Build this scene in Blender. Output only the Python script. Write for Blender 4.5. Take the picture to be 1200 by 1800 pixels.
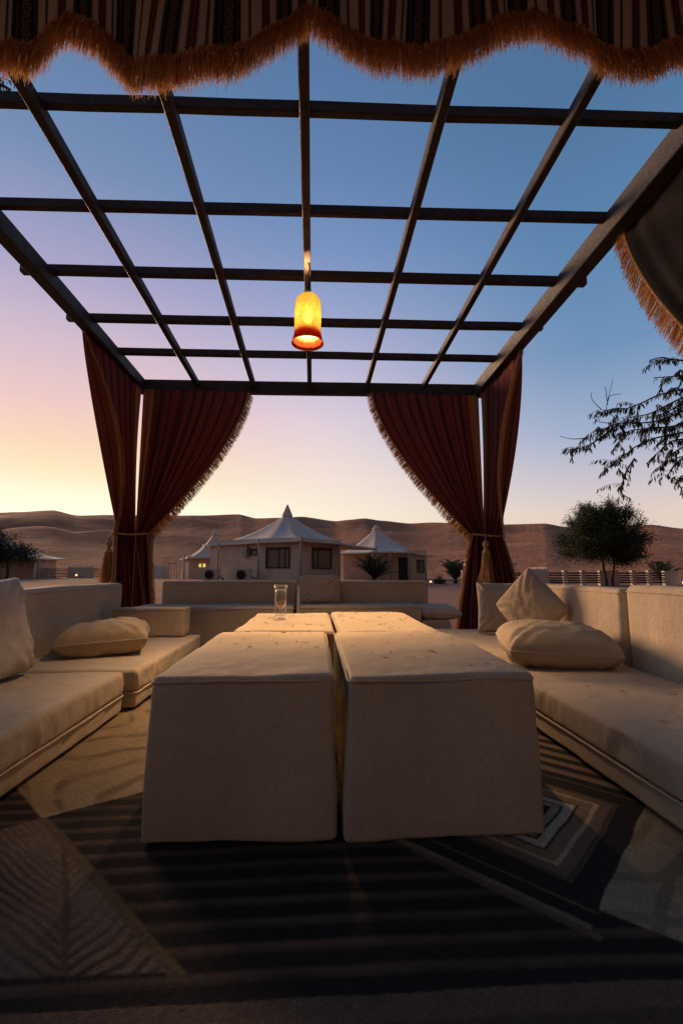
import bpy, math, random
import numpy as np
from mathutils import Vector, noise

random.seed(7); rng = np.random.default_rng(7)
for o in list(bpy.data.objects): bpy.data.objects.remove(o)
S = bpy.context.scene
COL = S.collection

# ------------------------------------------------------------------ camera
cam_d = bpy.data.cameras.new('camera'); cam = bpy.data.objects.new('camera', cam_d); COL.objects.link(cam)
cam.location = (0, 0, 0.8)
cam.rotation_euler = (math.pi/2 + 0.128, 0, -0.0575)
cam_d.sensor_fit = 'VERTICAL'; cam_d.sensor_height = 36; cam_d.lens = 16
cam_d.clip_start = 0.05; cam_d.clip_end = 6000
S.camera = cam

# ------------------------------------------------------------------ view / render
S.view_settings.view_transform = 'Standard'; S.view_settings.look = 'None'
S.view_settings.exposure = 0; S.view_settings.gamma = 1
S.view_settings.use_curve_mapping = False
S.cycles.sample_clamp_indirect = 4
S.cycles.caustics_refractive = False; S.cycles.caustics_reflective = False
S.cycles.use_denoising = True

# ------------------------------------------------------------------ node helper
class NT:
    def __init__(s, nt): s.nt = nt
    def new(s, t, **kw):
        n = s.nt.nodes.new(t)
        for k, v in kw.items(): setattr(n, k, v)
        return n
    def link(s, a, b): s.nt.links.new(a, b)
    def put(s, v, sock):
        if hasattr(v, 'is_output'): s.nt.links.new(v, sock)
        elif isinstance(v, (tuple, list)) and len(v) == 3 and sock.type == 'RGBA': sock.default_value = (*v, 1)
        else: sock.default_value = v
    def m(s, op, a, b=None, c=None, clamp=False):
        n = s.new('ShaderNodeMath', operation=op, use_clamp=clamp)
        for i, v in enumerate((a, b, c)):
            if v is not None: s.put(v, n.inputs[i])
        return n.outputs[0]
    def mix(s, f, a, b, mode='MIX'):
        n = s.new('ShaderNodeMix', data_type='RGBA', blend_type=mode)
        s.put(f, n.inputs[0]); s.put(a, n.inputs[6]); s.put(b, n.inputs[7])
        return n.outputs[2]
    def noise(s, vec, scale, detail=4, rough=.55, out=0):
        n = s.new('ShaderNodeTexNoise'); n.inputs['Scale'].default_value = scale
        n.inputs['Detail'].default_value = detail; n.inputs['Roughness'].default_value = rough
        if vec is not None: s.link(vec, n.inputs['Vector'])
        return n.outputs[out]
    def mrange(s, v, a, b, c=0., d=1., smooth=False):
        n = s.new('ShaderNodeMapRange'); n.clamp = True
        if smooth: n.interpolation_type = 'SMOOTHSTEP'
        s.put(v, n.inputs[0])
        for i, x in enumerate((a, b, c, d)): s.put(x, n.inputs[i+1])
        return n.outputs[0]
    def ramp(s, f, stops, interp='LINEAR'):
        n = s.new('ShaderNodeValToRGB'); r = n.color_ramp; r.interpolation = interp
        while len(r.elements) > 1: r.elements.remove(r.elements[-1])
        r.elements[0].position = stops[0][0]; r.elements[0].color = (*stops[0][1], 1)
        for p, c in stops[1:]:
            e = r.elements.new(p); e.color = (*c, 1)
        s.put(f, n.inputs[0]); return n.outputs[0]
    def bump(s, h, strength, dist):
        n = s.new('ShaderNodeBump'); n.inputs['Strength'].default_value = strength
        n.inputs['Distance'].default_value = dist; s.link(h, n.inputs['Height']); return n.outputs[0]

def lin(r, g, b):
    return tuple(((c/255)/12.92 if c/255 <= .04045 else ((c/255+.055)/1.055)**2.4) for c in (r, g, b))

# ------------------------------------------------------------------ world : afterglow sky
W = bpy.data.worlds.new('World'); S.world = W; W.use_nodes = True
w = NT(W.node_tree); W.node_tree.nodes.clear()
SUN_AZ = math.radians(-29)                    # azimuth of the afterglow, left of the view axis (+Y)
tc = w.new('ShaderNodeTexCoord'); sep = w.new('ShaderNodeSeparateXYZ'); w.link(tc.outputs['Generated'], sep.inputs[0])
dx, dy, dz = sep.outputs
elev = w.m('DIVIDE', w.m('ARCSINE', dz), math.pi/2)            # 0 horizon, 1 zenith
hl = w.m('SQRT', w.m('ADD', w.m('ADD', w.m('MULTIPLY', dx, dx), w.m('MULTIPLY', dy, dy)), 1e-5))
ca = w.m('DIVIDE', w.m('ADD', w.m('MULTIPLY', dx, math.sin(SUN_AZ)), w.m('MULTIPLY', dy, math.cos(SUN_AZ))), hl)
ang = w.m('DIVIDE', w.m('ARCCOSINE', ca), math.pi)             # 0 towards the glow, 1 opposite
d = lambda e: e/90
r_sun = w.ramp(elev, [(0, (1.35,1.05,.70)), (d(6), (1.3,1.12,.84)), (d(8.5), (1.1,.96,.70)), (d(11), lin(255,232,192)), (d(14), lin(252,216,188)), (d(18), lin(240,202,198)),
     (d(24), lin(214,190,206)), (d(31), lin(172,166,202)), (d(40), lin(119,143,183)), (d(50), lin(94,126,168)), (d(62), lin(78,111,154)), (1, lin(56,86,128))])
r_mid = w.ramp(elev, [(0, lin(252,224,196)), (d(7), lin(252,238,216)), (d(12), lin(244,225,216)), (d(18.6), lin(224,207,220)),
     (d(25), lin(190,186,215)), (d(31), lin(154,166,206)), (d(37), lin(122,148,194)), (d(44), lin(100,133,177)), (d(53), lin(85,119,161)), (1, lin(56,86,128))])
r_side = w.ramp(elev, [(0, lin(226,202,186)), (d(6), lin(228,208,196)), (d(10), lin(202,195,206)), (d(15.5), lin(158,175,204)),
     (d(24), lin(112,147,187)), (d(34), lin(92,133,175)), (d(46), lin(79,116,156)), (1, lin(56,86,128))])
r_back = w.ramp(elev, [(0, lin(90,62,50)), (d(8), lin(106,74,60)), (d(16), lin(104,76,66)), (d(30), lin(86,76,80)), (d(55), lin(66,84,116)), (1, lin(56,86,128))])
c1 = w.mix(w.mrange(ang, 0/180, 36/180, smooth=True), r_sun, r_mid)
c2 = w.mix(w.mrange(ang, 27/180, 64/180, smooth=True), c1, r_side)
c3 = w.mix(w.mrange(ang, 70/180, 150/180, smooth=True), c2, r_back)
sky = w.new('ShaderNodeTexSky', sky_type='NISHITA'); sky.sun_disc = False
sky.sun_elevation = math.radians(-2); sky.sun_rotation = SUN_AZ
bg1 = w.new('ShaderNodeBackground'); w.link(sky.outputs[0], bg1.inputs[0]); bg1.inputs[1].default_value = 0.05
bg2 = w.new('ShaderNodeBackground'); w.link(c3, bg2.inputs[0]); bg2.inputs[1].default_value = 0.98
add = w.new('ShaderNodeAddShader'); w.link(bg1.outputs[0], add.inputs[0]); w.link(bg2.outputs[0], add.inputs[1])
wo = w.new('ShaderNodeOutputWorld'); w.link(add.outputs[0], wo.inputs[0])

SL = bpy.data.lights.new('afterglow', 'SUN'); SL.energy = 4.2; SL.angle = math.radians(20); SL.color = (1, .62, .36)
so = bpy.data.objects.new('afterglow', SL); COL.objects.link(so)
SE, SA = math.radians(13), math.radians(-38)
so.rotation_euler = Vector((math.sin(SA)*math.cos(SE), math.cos(SA)*math.cos(SE), math.sin(SE))).to_track_quat('Z', 'Y').to_euler()

# ------------------------------------------------------------------ materials
def mat(name):
    m = bpy.data.materials.new(name); m.use_nodes = True
    t = NT(m.node_tree); m.node_tree.nodes.clear()
    out = t.new('ShaderNodeOutputMaterial')
    return m, t, out
def bsdf(t, out, col, rough=.8, normal=None, spec=.3, metal=0, **kw):
    b = t.new('ShaderNodeBsdfPrincipled'); t.put(col, b.inputs['Base Color']); t.put(rough, b.inputs['Roughness'])
    b.inputs['Specular IOR Level'].default_value = spec; b.inputs['Metallic'].default_value = metal
    for k, v in kw.items(): t.put(v, b.inputs[k])
    if normal is not None: t.link(normal, b.inputs['Normal'])
    if out: t.link(b.outputs[0], out.inputs[0])
    return b.outputs[0]
def objco(t): return t.new('ShaderNodeTexCoord').outputs['Object']
def simple(name, col, rough=.8, var=.25, scale=8, bump=.3, bscale=60, bdist=.004, spec=.3, metal=0, **kw):
    m, t, out = mat(name); co = objco(t)
    n = t.noise(co, scale, 5)
    c = t.mix(t.mrange(n, .3, .7), tuple(x*(1-var) for x in col), tuple(min(1, x*(1+var)) for x in col))
    bsdf(t, out, c, rough, t.bump(t.noise(co, bscale, 4), bump, bdist), spec, metal, **kw)
    return m
def canvas(name, col):
    m, t, out = mat(name); co = objco(t)
    n1 = t.noise(co, 2.6, 5, .6); n2 = t.noise(co, 22, 4, .65); n3 = t.noise(co, 170, 2, .6); n4 = t.noise(co, 480, 2, .5)
    c = t.mix(t.mrange(n1, .3, .72), tuple(x*.80 for x in col), tuple(x*1.08 for x in col))
    c = t.mix(t.mrange(n2, .40, .8, 0, .4), c, tuple(x*.74 for x in col))
    c = t.mix(t.mrange(n3, .36, .66, 0, .55), c, tuple(x*.60 for x in col))
    c = t.mix(t.mrange(n4, .35, .65, 0, .35), c, tuple(x*.55 for x in col))
    wv = t.new('ShaderNodeTexWave', bands_direction='X'); wv.inputs['Scale'].default_value = 75; wv.inputs['Distortion'].default_value = 2.5; t.link(co, wv.inputs['Vector'])
    wz = t.new('ShaderNodeTexWave', bands_direction='DIAGONAL'); wz.inputs['Scale'].default_value = 62; wz.inputs['Distortion'].default_value = 2.5; t.link(co, wz.inputs['Vector'])
    mp = t.new('ShaderNodeMapping'); mp.inputs['Scale'].default_value = (11, 11, 1.6); t.link(co, mp.inputs[0]); nw = t.noise(mp.outputs[0], 1.0, 3, .5)
    h = t.m('ADD', t.m('MULTIPLY', nw, 3.4), t.m('MULTIPLY', t.m('ADD', wv.outputs['Fac'], wz.outputs['Fac']), .06)); h = t.m('ADD', h, t.m('ADD', t.m('MULTIPLY', n3, .35), t.m('ADD', t.m('MULTIPLY', n2, 1.6), t.m('MULTIPLY', n1, 9.0))))
    bsdf(t, out, c, .92, t.bump(h, .4, .005), .12)
    return m
M = {}
M['canvas'] = canvas('off_white_canvas', (.575, .45, .31))
M['canvas_left'] = canvas('grey_white_canvas', (.555, .45, .325))
M['pillow'] = canvas('beige_pillow_cotton', (.48, .365, .235))
M['pillow_grey'] = canvas('faded_beige_cotton', (.60, .505, .40))
M['piping'] = simple('beige_piping', (.42, .36, .29), .9)
M['hem_shadow'] = simple('dark_underside_shade', (.03, .026, .022), .95)
M['tan_piping'] = simple('gold_tan_cord', (.34, .2, .075), .8, .35, 90, .6, 200, .003)
def timber(name, col):
    m, t, out = mat(name); co = objco(t)
    mp = t.new('ShaderNodeMapping'); mp.inputs['Scale'].default_value = (9, 9, 9); t.link(co, mp.inputs[0])
    n = t.noise(mp.outputs[0], 1.2, 6, .65); n2 = t.noise(co, 70, 3)
    c = t.mix(t.mrange(n, .3, .7), tuple(x*.6 for x in col), tuple(x*1.6 for x in col))
    bsdf(t, out, c, t.mrange(n2, .3, .7, .5, .8), t.bump(t.m('ADD', n, t.m('MULTIPLY', n2, .5)), .5, .004), .35)
    return m
M['timber'] = timber('dark_stained_timber', (.030, .021, .018))
M['rust_trim'] = simple('woven_tan_tape', (.46, .24, .09), .9, .3, 120, .6, 260, .002)
def fringe_mat(name, a, b, tr):
    m, t, out = mat(name)
    g = t.new('ShaderNodeNewGeometry'); r = g.outputs['Random Per Island']
    c = t.ramp(r, [(0, a), (.8, b), (.93, tuple(min(1, x*1.3+.02) for x in b)), (1, (.62, .38, .22))])
    s1 = bsdf(t, None, c, .75, None, .3)
    tn = t.new('ShaderNodeBsdfTranslucent'); t.link(c, tn.inputs[0])
    mx = t.new('ShaderNodeMixShader'); mx.inputs[0].default_value = tr; t.link(s1, mx.inputs[1]); t.link(tn.outputs[0], mx.inputs[2])
    t.link(mx.outputs[0], out.inputs[0]); return m
M['fringe'] = fringe_mat('orange_silk_fringe', (.50, .265, .105), (.74, .45, .21), .5)
M['fringe_gold'] = fringe_mat('gold_silk_fringe', (.34, .17, .06), (.5, .27, .10), .3)

def curtain_mat():
    m, t, out = mat('maroon_striped_curtain')
    uv = t.new('ShaderNodeUVMap'); uv.uv_map = 'UVMap'; sp = t.new('ShaderNodeSeparateXYZ'); t.link(uv.outputs[0], sp.inputs[0])
    u, v = sp.outputs[0], sp.outputs[1]
    cu2 = t.new('ShaderNodeCombineXYZ'); t.link(u, cu2.inputs[0]); wu = t.m('MULTIPLY', t.noise(cu2.outputs[0], 2.7, 2), .30)
    fr = t.m('FRACT', t.m('DIVIDE', t.m('ADD', u, wu), .19))
    base = (.30, .068, .068)
    c = t.ramp(fr, [(0, base), (.18, base), (.20, (.085, .045, .036)), (.235, base), (.42, (.20, .042, .046)), (.44, (.20, .09, .06)), (.46, (.20, .045, .046)),
        (.5, (.085, .026, .03)), (.66, (.09, .028, .03)), (.68, (.19, .09, .06)), (.70, (.05, .018, .02)), (.78, base), (.92, (.15, .040, .034)), (1, base)], 'CONSTANT')
    n = t.noise(uv.outputs[0], 60, 4); yarn = t.new('ShaderNodeTexWave', bands_direction='Y'); yarn.inputs['Scale'].default_value = 70; yarn.inputs['Distortion'].default_value = 2; t.link(uv.outputs[0], yarn.inputs['Vector'])
    c = t.mix(t.mrange(n, .3, .75, 0, .5), c, (.24, .11, .085))
    tan = t.mix(t.mrange(t.noise(uv.outputs[0], 130, 3), .35, .65), (.34, .17, .085), (.52, .28, .14))
    c = t.mix(t.m('LESS_THAN', u, .20), c, tan)
    s1 = bsdf(t, None, c, .9, t.bump(t.m('ADD', yarn.outputs['Fac'], t.m('MULTIPLY', n, 2)), .4, .003), .1)
    tn = t.new('ShaderNodeBsdfTranslucent'); t.link(c, tn.inputs[0])
    mx = t.new('ShaderNodeMixShader'); mx.inputs[0].default_value = .26; t.link(s1, mx.inputs[1]); t.link(tn.outputs[0], mx.inputs[2])
    t.link(mx.outputs[0], out.inputs[0]); return m
M['curtain'] = curtain_mat()
M['curtain_dark'] = simple('dark_brown_curtain_cloth', (.012, .008, .007), .95, .35, 6, .5, 160, .003)  # plain darker cloth for the near right curtain

def valance_mat():
    m, t, out = mat('sadu_striped_weave')
    uv = t.new('ShaderNodeUVMap'); uv.uv_map = 'UVMap'; sp = t.new('ShaderNodeSeparateXYZ'); t.link(uv.outputs[0], sp.inputs[0])
    u, v = sp.outputs[0], sp.outputs[1]
    P = .352
    fr = t.m('FRACT', t.m('DIVIDE', u, P))
    blk, crm, red, gry = (.014, .012, .013), (.60, .545, .45), (.12, .038, .03), (.10, .085, .068)
    tooth = t.m('MULTIPLY', t.m('GREATER_THAN', t.m('FRACT', t.m('DIVIDE', v, .0105)), .5), .012)
    fz = t.m('ADD', fr, tooth)
    c = t.ramp(fz, [(0, blk), (.225, crm), (.30, blk), (.325, crm), (.43, red), (.46, blk), (.49, red), (.515, crm), (.575, blk), (.745, crm), (.80, red), (.83, blk), (.86, red), (.885, crm), (.945, blk), (.965, crm), (.995, blk)], 'CONSTANT')
    # lozenge chain in the two black bands, small crosses in the red ones
    def loz(cu, half, per, thick, col, cc):
        a = t.m('DIVIDE', t.m('ABSOLUTE', t.m('SUBTRACT', fr, cu)), half)
        b = t.m('MULTIPLY', t.m('ABSOLUTE', t.m('SUBTRACT', t.m('FRACT', t.m('DIVIDE', v, per)), .5)), 2)
        s = t.m('ADD', a, b)
        ring = t.m('LESS_THAN', t.m('ABSOLUTE', t.m('SUBTRACT', s, .62)), thick)
        dot = t.m('LESS_THAN', s, .20)
        xr = t.m('MULTIPLY', t.m('LESS_THAN', t.m('ABSOLUTE', t.m('SUBTRACT', s, 1.12)), thick), t.m('LESS_THAN', a, .55))
        k = t.m('MULTIPLY', t.m('MAXIMUM', t.m('MAXIMUM', ring, dot), xr), t.m('LESS_THAN', a, 1))
        return t.mix(k, cc, col)
    c = loz(.112, .062, .048, .13, (.22, .19, .15), c)
    c = loz(.660, .055, .042, .13, (.20, .17, .14), c)
    c = loz(.472, .022, .020, .18, (.20, .13, .09), c)
    c = loz(.842, .022, .020, .18, (.20, .13, .09), c)
    for cu in (.036, .19, .594, .726):
        k = t.m('LESS_THAN', t.m('ABSOLUTE', t.m('SUBTRACT', fr, cu)), .006)
        c = t.mix(k, c, gry)
    n = t.noise(uv.outputs[0], 220, 3)
    c = t.mix(t.mrange(n, .35, .7, 0, .45), c, (.05, .04, .035))
    wv = t.new('ShaderNodeTexWave', bands_direction='Y'); wv.inputs['Scale'].default_value = 140; t.link(uv.outputs[0], wv.inputs['Vector'])
    s1 = bsdf(t, None, c, .9, t.bump(t.m('ADD', wv.outputs['Fac'], n), .4, .002), .1)
    tn = t.new('ShaderNodeBsdfTranslucent'); t.link(c, tn.inputs[0])
    mx = t.new('ShaderNodeMixShader'); mx.inputs[0].default_value = .12; t.link(s1, mx.inputs[1]); t.link(tn.outputs[0], mx.inputs[2])
    t.link(mx.outputs[0], out.inputs[0]); return m
M['valance'] = valance_mat()

# ------------------------------------------------------------------ mesh helpers
def add_uv(me, uv):
    l = me.uv_layers.new(name='UVMap'); idx = np.empty(len(me.loops), dtype=np.int32); me.loops.foreach_get('vertex_index', idx)
    l.data.foreach_set('uv', np.asarray(uv, dtype=np.float32)[idx].ravel())
def obj(name, geo, m, parent=None, smooth=True, uv=None, loc=None, kind=None, auto=None):
    v, f = geo
    v = np.asarray(v, dtype=float)
    if parent is not None: o0 = np.array(world_loc(parent)); v = v - o0
    elif loc is not None: v = v - np.array(loc)
    me = bpy.data.meshes.new(name); me.from_pydata([tuple(p) for p in v], [], [tuple(int(i) for i in q) for q in f])
    if uv is not None: add_uv(me, uv)
    me.polygons.foreach_set('use_smooth', [smooth]*len(me.polygons))
    for mm in (m if isinstance(m, (list, tuple)) else [m]): me.materials.append(mm)
    if auto: me.set_sharp_from_angle(angle=math.radians(auto))
    o = bpy.data.objects.new(name, me); COL.objects.link(o)
    if parent is not None: o.parent = parent
    elif loc is not None: o.location = loc
    if kind: o['kind'] = kind
    return o
def world_loc(o):
    l = Vector(o.location)
    while o.parent: o = o.parent; l = l + Vector(o.location)
    return tuple(l)
def thing(name, label, cat, loc=(0, 0, 0), group=None):
    o = bpy.data.objects.new(name, None); o.empty_display_size = .1; COL.objects.link(o); o.location = loc
    return tag(o, label, cat, group)
def tag(o, label, cat, group=None):
    o['label'] = label; o['category'] = cat
    if group: o['group'] = group
    return o
def join(gs):
    V, F, n = [], [], 0
    for v, f in gs:
        V.append(np.asarray(v, dtype=float)); F += [tuple(i+n for i in q) for q in f]; n += len(v)
    return np.vstack(V), F
BOXF = [(0, 3, 2, 1), (4, 5, 6, 7), (0, 1, 5, 4), (1, 2, 6, 5), (2, 3, 7, 6), (3, 0, 4, 7)]
def box(x0, x1, y0, y1, z0, z1):
    return [(x0, y0, z0), (x1, y0, z0), (x1, y1, z0), (x0, y1, z0), (x0, y0, z1), (x1, y0, z1), (x1, y1, z1), (x0, y1, z1)], BOXF
def bar(p, q, wd, ht, bev=.006, seg=1, wob=0):
    """squared timber from p to q, width wd, height ht, chamfered edges"""
    p, q = Vector(p), Vector(q); ax = (q-p).normalized()
    up = Vector((0, 0, 1)) if abs(ax.z) < .9 else Vector((0, 1, 0))
    s = ax.cross(up).normalized(); up = s.cross(ax)
    a, b = wd/2, ht/2
    prof = [(-a+bev, -b), (a-bev, -b), (a, -b+bev), (a, b-bev), (a-bev, b), (-a+bev, b), (-a, b-bev), (-a, -b+bev)]
    V, F = [], []
    for i in range(seg+1):
        c = p.lerp(q, i/seg)
        if wob: c = c + s*random.uniform(-wob, wob) + up*random.uniform(-wob, wob)
        V += [tuple(c+s*x+up*y) for x, y in prof]
    for i in range(seg):
        for k in range(8):
            k2 = (k+1) % 8
            F.append((i*8+k, i*8+k2, i*8+8+k2, i*8+8+k))
    F.append(tuple(range(7, -1, -1))); F.append(tuple(seg*8+k for k in range(8)))
    return V, F
def tube(pts, r, n=8, cap=True):
    pts = [Vector(p) for p in pts]; m = len(pts); rs = r if isinstance(r, (list, tuple)) else [r]*m
    V, F = [], []; ref = None
    for i, p in enumerate(pts):
        a = (pts[min(i+1, m-1)]-pts[max(i-1, 0)])
        a = a.normalized() if a.length > 1e-9 else Vector((0, 0, 1))
        if ref is None: ref = Vector((0, 0, 1)) if abs(a.z) < .9 else Vector((1, 0, 0))
        s = a.cross(ref); s = s.normalized() if s.length > 1e-6 else a.orthogonal().normalized(); t = s.cross(a); ref = t
        for k in range(n):
            an = 2*math.pi*k/n; V.append(tuple(p+s*math.cos(an)*rs[i]+t*math.sin(an)*rs[i]))
    for i in range(m-1):
        for k in range(n):
            k2 = (k+1) % n; F.append((i*n+k, i*n+k2, i*n+n+k2, i*n+n+k))
    if cap: F.append(tuple(range(n-1, -1, -1))); F.append(tuple((m-1)*n+k for k in range(n)))
    return V, F
def loop_tube(pts, r, n=6):
    pts = [Vector(p) for p in pts]; m = len(pts); V, F = [], []
    for i, p in enumerate(pts):
        a = (pts[(i+1) % m]-pts[i-1]).normalized(); ref = Vector((0, 0, 1)) if abs(a.z) < .8 else Vector((1, 0, 0))
        s = a.cross(ref).normalized(); t = s.cross(a)
        for k in range(n):
            an = 2*math.pi*k/n; V.append(tuple(p+s*math.cos(an)*r+t*math.sin(an)*r))
    for i in range(m):
        j = (i+1) % m
        for k in range(n):
            k2 = (k+1) % n; F.append((i*n+k, i*n+k2, j*n+k2, j*n+k))
    return V, F
def lathe(prof, c, n=32, close=False):
    V, F = [], []
    for r, z in prof:
        for k in range(n):
            a = 2*math.pi*k/n; V.append((c[0]+r*math.cos(a), c[1]+r*math.sin(a), z))
    for i in range(len(prof)-1):
        for k in range(n):
            k2 = (k+1) % n; F.append((i*n+k, i*n+k2, i*n+n+k2, i*n+n+k))
    return V, F
def fb(p, sc, oct=3):
    return noise.fractal(Vector(p)*sc, 1.0, 2.0, oct)
def soft_box(x0, x1, y0, y1, z0, z1, r=.03, step=.04, puff=.0, amp=.006, fsc=4, pleat=0., flare=0., seed=0, hem=False):
    """rounded, slightly lumpy upholstered block"""
    cx, cy, cz = (x0+x1)/2, (y0+y1)/2, (z0+z1)/2; hx, hy, hz = (x1-x0)/2, (y1-y0)/2, (z1-z0)/2
    def ticks(h):
        n = max(2, int(2*(h-r)/step)); t = list(np.linspace(-(h-r), h-r, n+1))
        e = [h-r*.75, h-r*.45, h-r*.18, h]
        return [-x for x in reversed(e)]+t+e
    tx, ty, tz = ticks(hx), ticks(hy), ticks(hz)
    idx, V, F = {}, [], []
    def vid(i, j, k):
        key = (i, j, k)
        if key not in idx:
            p = Vector((tx[i], ty[j], tz[k]))
            q = Vector((max(-hx+r, min(hx-r, p.x)), max(-hy+r, min(hy-r, p.y)), max(-hz+r, min(hz-r, p.z))))
            dlt = p-q; nrm = dlt.normalized() if dlt.length > 1e-9 else Vector((0, 0, 1))
            out = q+nrm*r
            wz = (p.z+hz)/(2*hz)
            wp = Vector((cx+out.x+seed*7.1, cy+out.y, cz+out.z))
            d = amp*fb(wp, fsc, 4)
            ux, uy = p.x/hx, p.y/hy
            if puff: 
                if p.z > 0: d += puff*max(0, (1-ux*ux))**.5*max(0, (1-uy*uy))**.5*abs(nrm.z)
                d += .4*puff*(1-abs(nrm.z))*max(0, 1-(p.z/hz)**2)
            if pleat and abs(nrm.z) < .6:
                s = p.y if abs(nrm.x) > abs(nrm.y) else p.x
                k1 = noise.noise(Vector((s*27+seed, 0, wz*.8)))*noise.noise(Vector((s*3.1+seed, 4.2, 0)))
                k2 = noise.noise(Vector((s*9+seed, 7, wz*2.)))
                d += pleat*(k1*1.25+k2*.05)*math.exp(-((wz-.45)/.40)**2)*(1-abs(nrm.z))
            out = out+nrm*d
            if flare: out.x += flare*ux*(1-wz)**1.5; out.y += flare*uy*(1-wz)**1.5
            idx[key] = len(V); V.append((cx+out.x, cy+out.y, cz+out.z))
        return idx[key]
    nx, ny, nz = len(tx)-1, len(ty)-1, len(tz)-1
    for i in range(nx):
        for j in range(ny):
            F.append((vid(i, j, nz), vid(i+1, j, nz), vid(i+1, j+1, nz), vid(i, j+1, nz)))
            F.append((vid(i, j, 0), vid(i, j+1, 0), vid(i+1, j+1, 0), vid(i+1, j, 0)))
    for i in range(nx):
        for k in range(nz):
            F.append((vid(i, 0, k), vid(i+1, 0, k), vid(i+1, 0, k+1), vid(i, 0, k+1)))
            F.append((vid(i, ny, k), vid(i, ny, k+1), vid(i+1, ny, k+1), vid(i+1, ny, k)))
    for j in range(ny):
        for k in range(nz):
            F.append((vid(0, j, k), vid(0, j, k+1), vid(0, j+1, k+1), vid(0, j+1, k)))
            F.append((vid(nx, j, k), vid(nx, j+1, k), vid(nx, j+1, k+1), vid(nx, j, k+1)))
    return V, F
def rim(x0, x1, y0, y1, z, r=.03, n=5, sag=0., seed=0, step=.06):
    """closed rounded-rectangle path"""
    P = []
    def arc(cx, cy, a0):
        for i in range(n+1):
            a = a0+math.pi/2*i/n; P.append((cx+r*math.cos(a), cy+r*math.sin(a)))
    arc(x1-r, y1-r, 0); arc(x0+r, y1-r, math.pi/2); arc(x0+r, y0+r, math.pi); arc(x1-r, y0+r, 1.5*math.pi)
    Q = []
    for i, p in enumerate(P):
        q = P[(i+1) % len(P)]; L = math.hypot(q[0]-p[0], q[1]-p[1]); k = max(1, int(L/step))
        for j in range(k): Q.append((p[0]+(q[0]-p[0])*j/k, p[1]+(q[1]-p[1])*j/k))
    return [(x+sag*.4*fb((x, y, seed), 9, 2), y+sag*.4*fb((x, y, seed+9), 9, 2), z+sag*fb((x, y, seed+3), 5, 2)) for x, y in Q]
def pillow_geo(c, u, v, su, sv, th, seed=0, n=40, wr=.010, sag=0., pinch=.10, slump=0., blunt=.06):
    """stuffed pillow : centre c, in-plane unit axes u,v, sizes, thickness"""
    c, u, v = Vector(c), Vector(u).normalized(), Vector(v); v = (v-u*v.dot(u)).normalized(); w = u.cross(v)
    V, F, UV = [], [], []
    def surf(a, b, side):
        t = max(0, (1-abs(a)**3.0))*max(0, (1-abs(b)**3.0)); t = t**.42
        pa = a*(1-pinch*(1-b*b)*abs(a)**3); pb = b*(1-pinch*(1-a*a)*abs(b)**3)
        kb = 1-blunt*(a*a*b*b)**1.5; pa *= kb; pb *= kb
        wrk = wr*fb((a*2+seed*3.3, b*2, side*5), 1.5, 3)*t
        # creases running in from the corners
        s = (abs(a)-abs(b)); ring = 1-min(1, math.hypot(1-abs(a), 1-abs(b))*1.1)
        wrk += wr*1.5*ring*math.sin(s*17+seed+math.copysign(2, a)+math.copysign(1, b))*t
        e = max(abs(a), abs(b))
        wrk += wr*.5*noise.noise(Vector(((a if abs(b) > abs(a) else b)*14+seed, seed, side)))*max(0, e-.5)*2*t
        z = side*(th/2*t+wrk)
        p = c+u*(pa*su/2)+v*(pb*sv/2)+w*z
        if sag: p = p - Vector((0, 0, sag*(a*a)))
        if slump: p = p + w*slump*max(0, b)**2 - v*abs(slump)*.35*max(0, b)**2
        return p
    for side in (1, -1):
        o = len(V)
        for i in range(n+1):
            for j in range(n+1):
                a = -math.cos(math.pi*i/n); b = -math.cos(math.pi*j/n)
                a, b = .6*a+.4*(2*i/n-1), .6*b+.4*(2*j/n-1)
                V.append(tuple(surf(a, b, side)))
        for i in range(n):
            for j in range(n):
                q = (o+i*(n+1)+j, o+(i+1)*(n+1)+j, o+(i+1)*(n+1)+j+1, o+i*(n+1)+j+1)
                F.append(q if side > 0 else q[::-1])
    P = []
    for i in range(n): P.append(surf(-1+2*i/n, -1, 1))
    for i in range(n): P.append(surf(1, -1+2*i/n, 1))
    for i in range(n): P.append(surf(1-2*i/n, 1, 1))
    for i in range(n): P.append(surf(-1, 1-2*i/n, 1))
    return (V, F), P
def make_pillow(label, c, u, v, su, sv, th, m, seed=0, group='loose pillows', **kw):
    t = thing('pillow', label, 'pillow', (c[0], c[1], c[2]-th/2), group)
    g, P = pillow_geo(c, u, v, su, sv, th, seed, **kw)
    obj('cover', g, m, t)
    obj('seam', loop_tube(P, .0035, 5), M['piping'], t)
    return t
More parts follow.
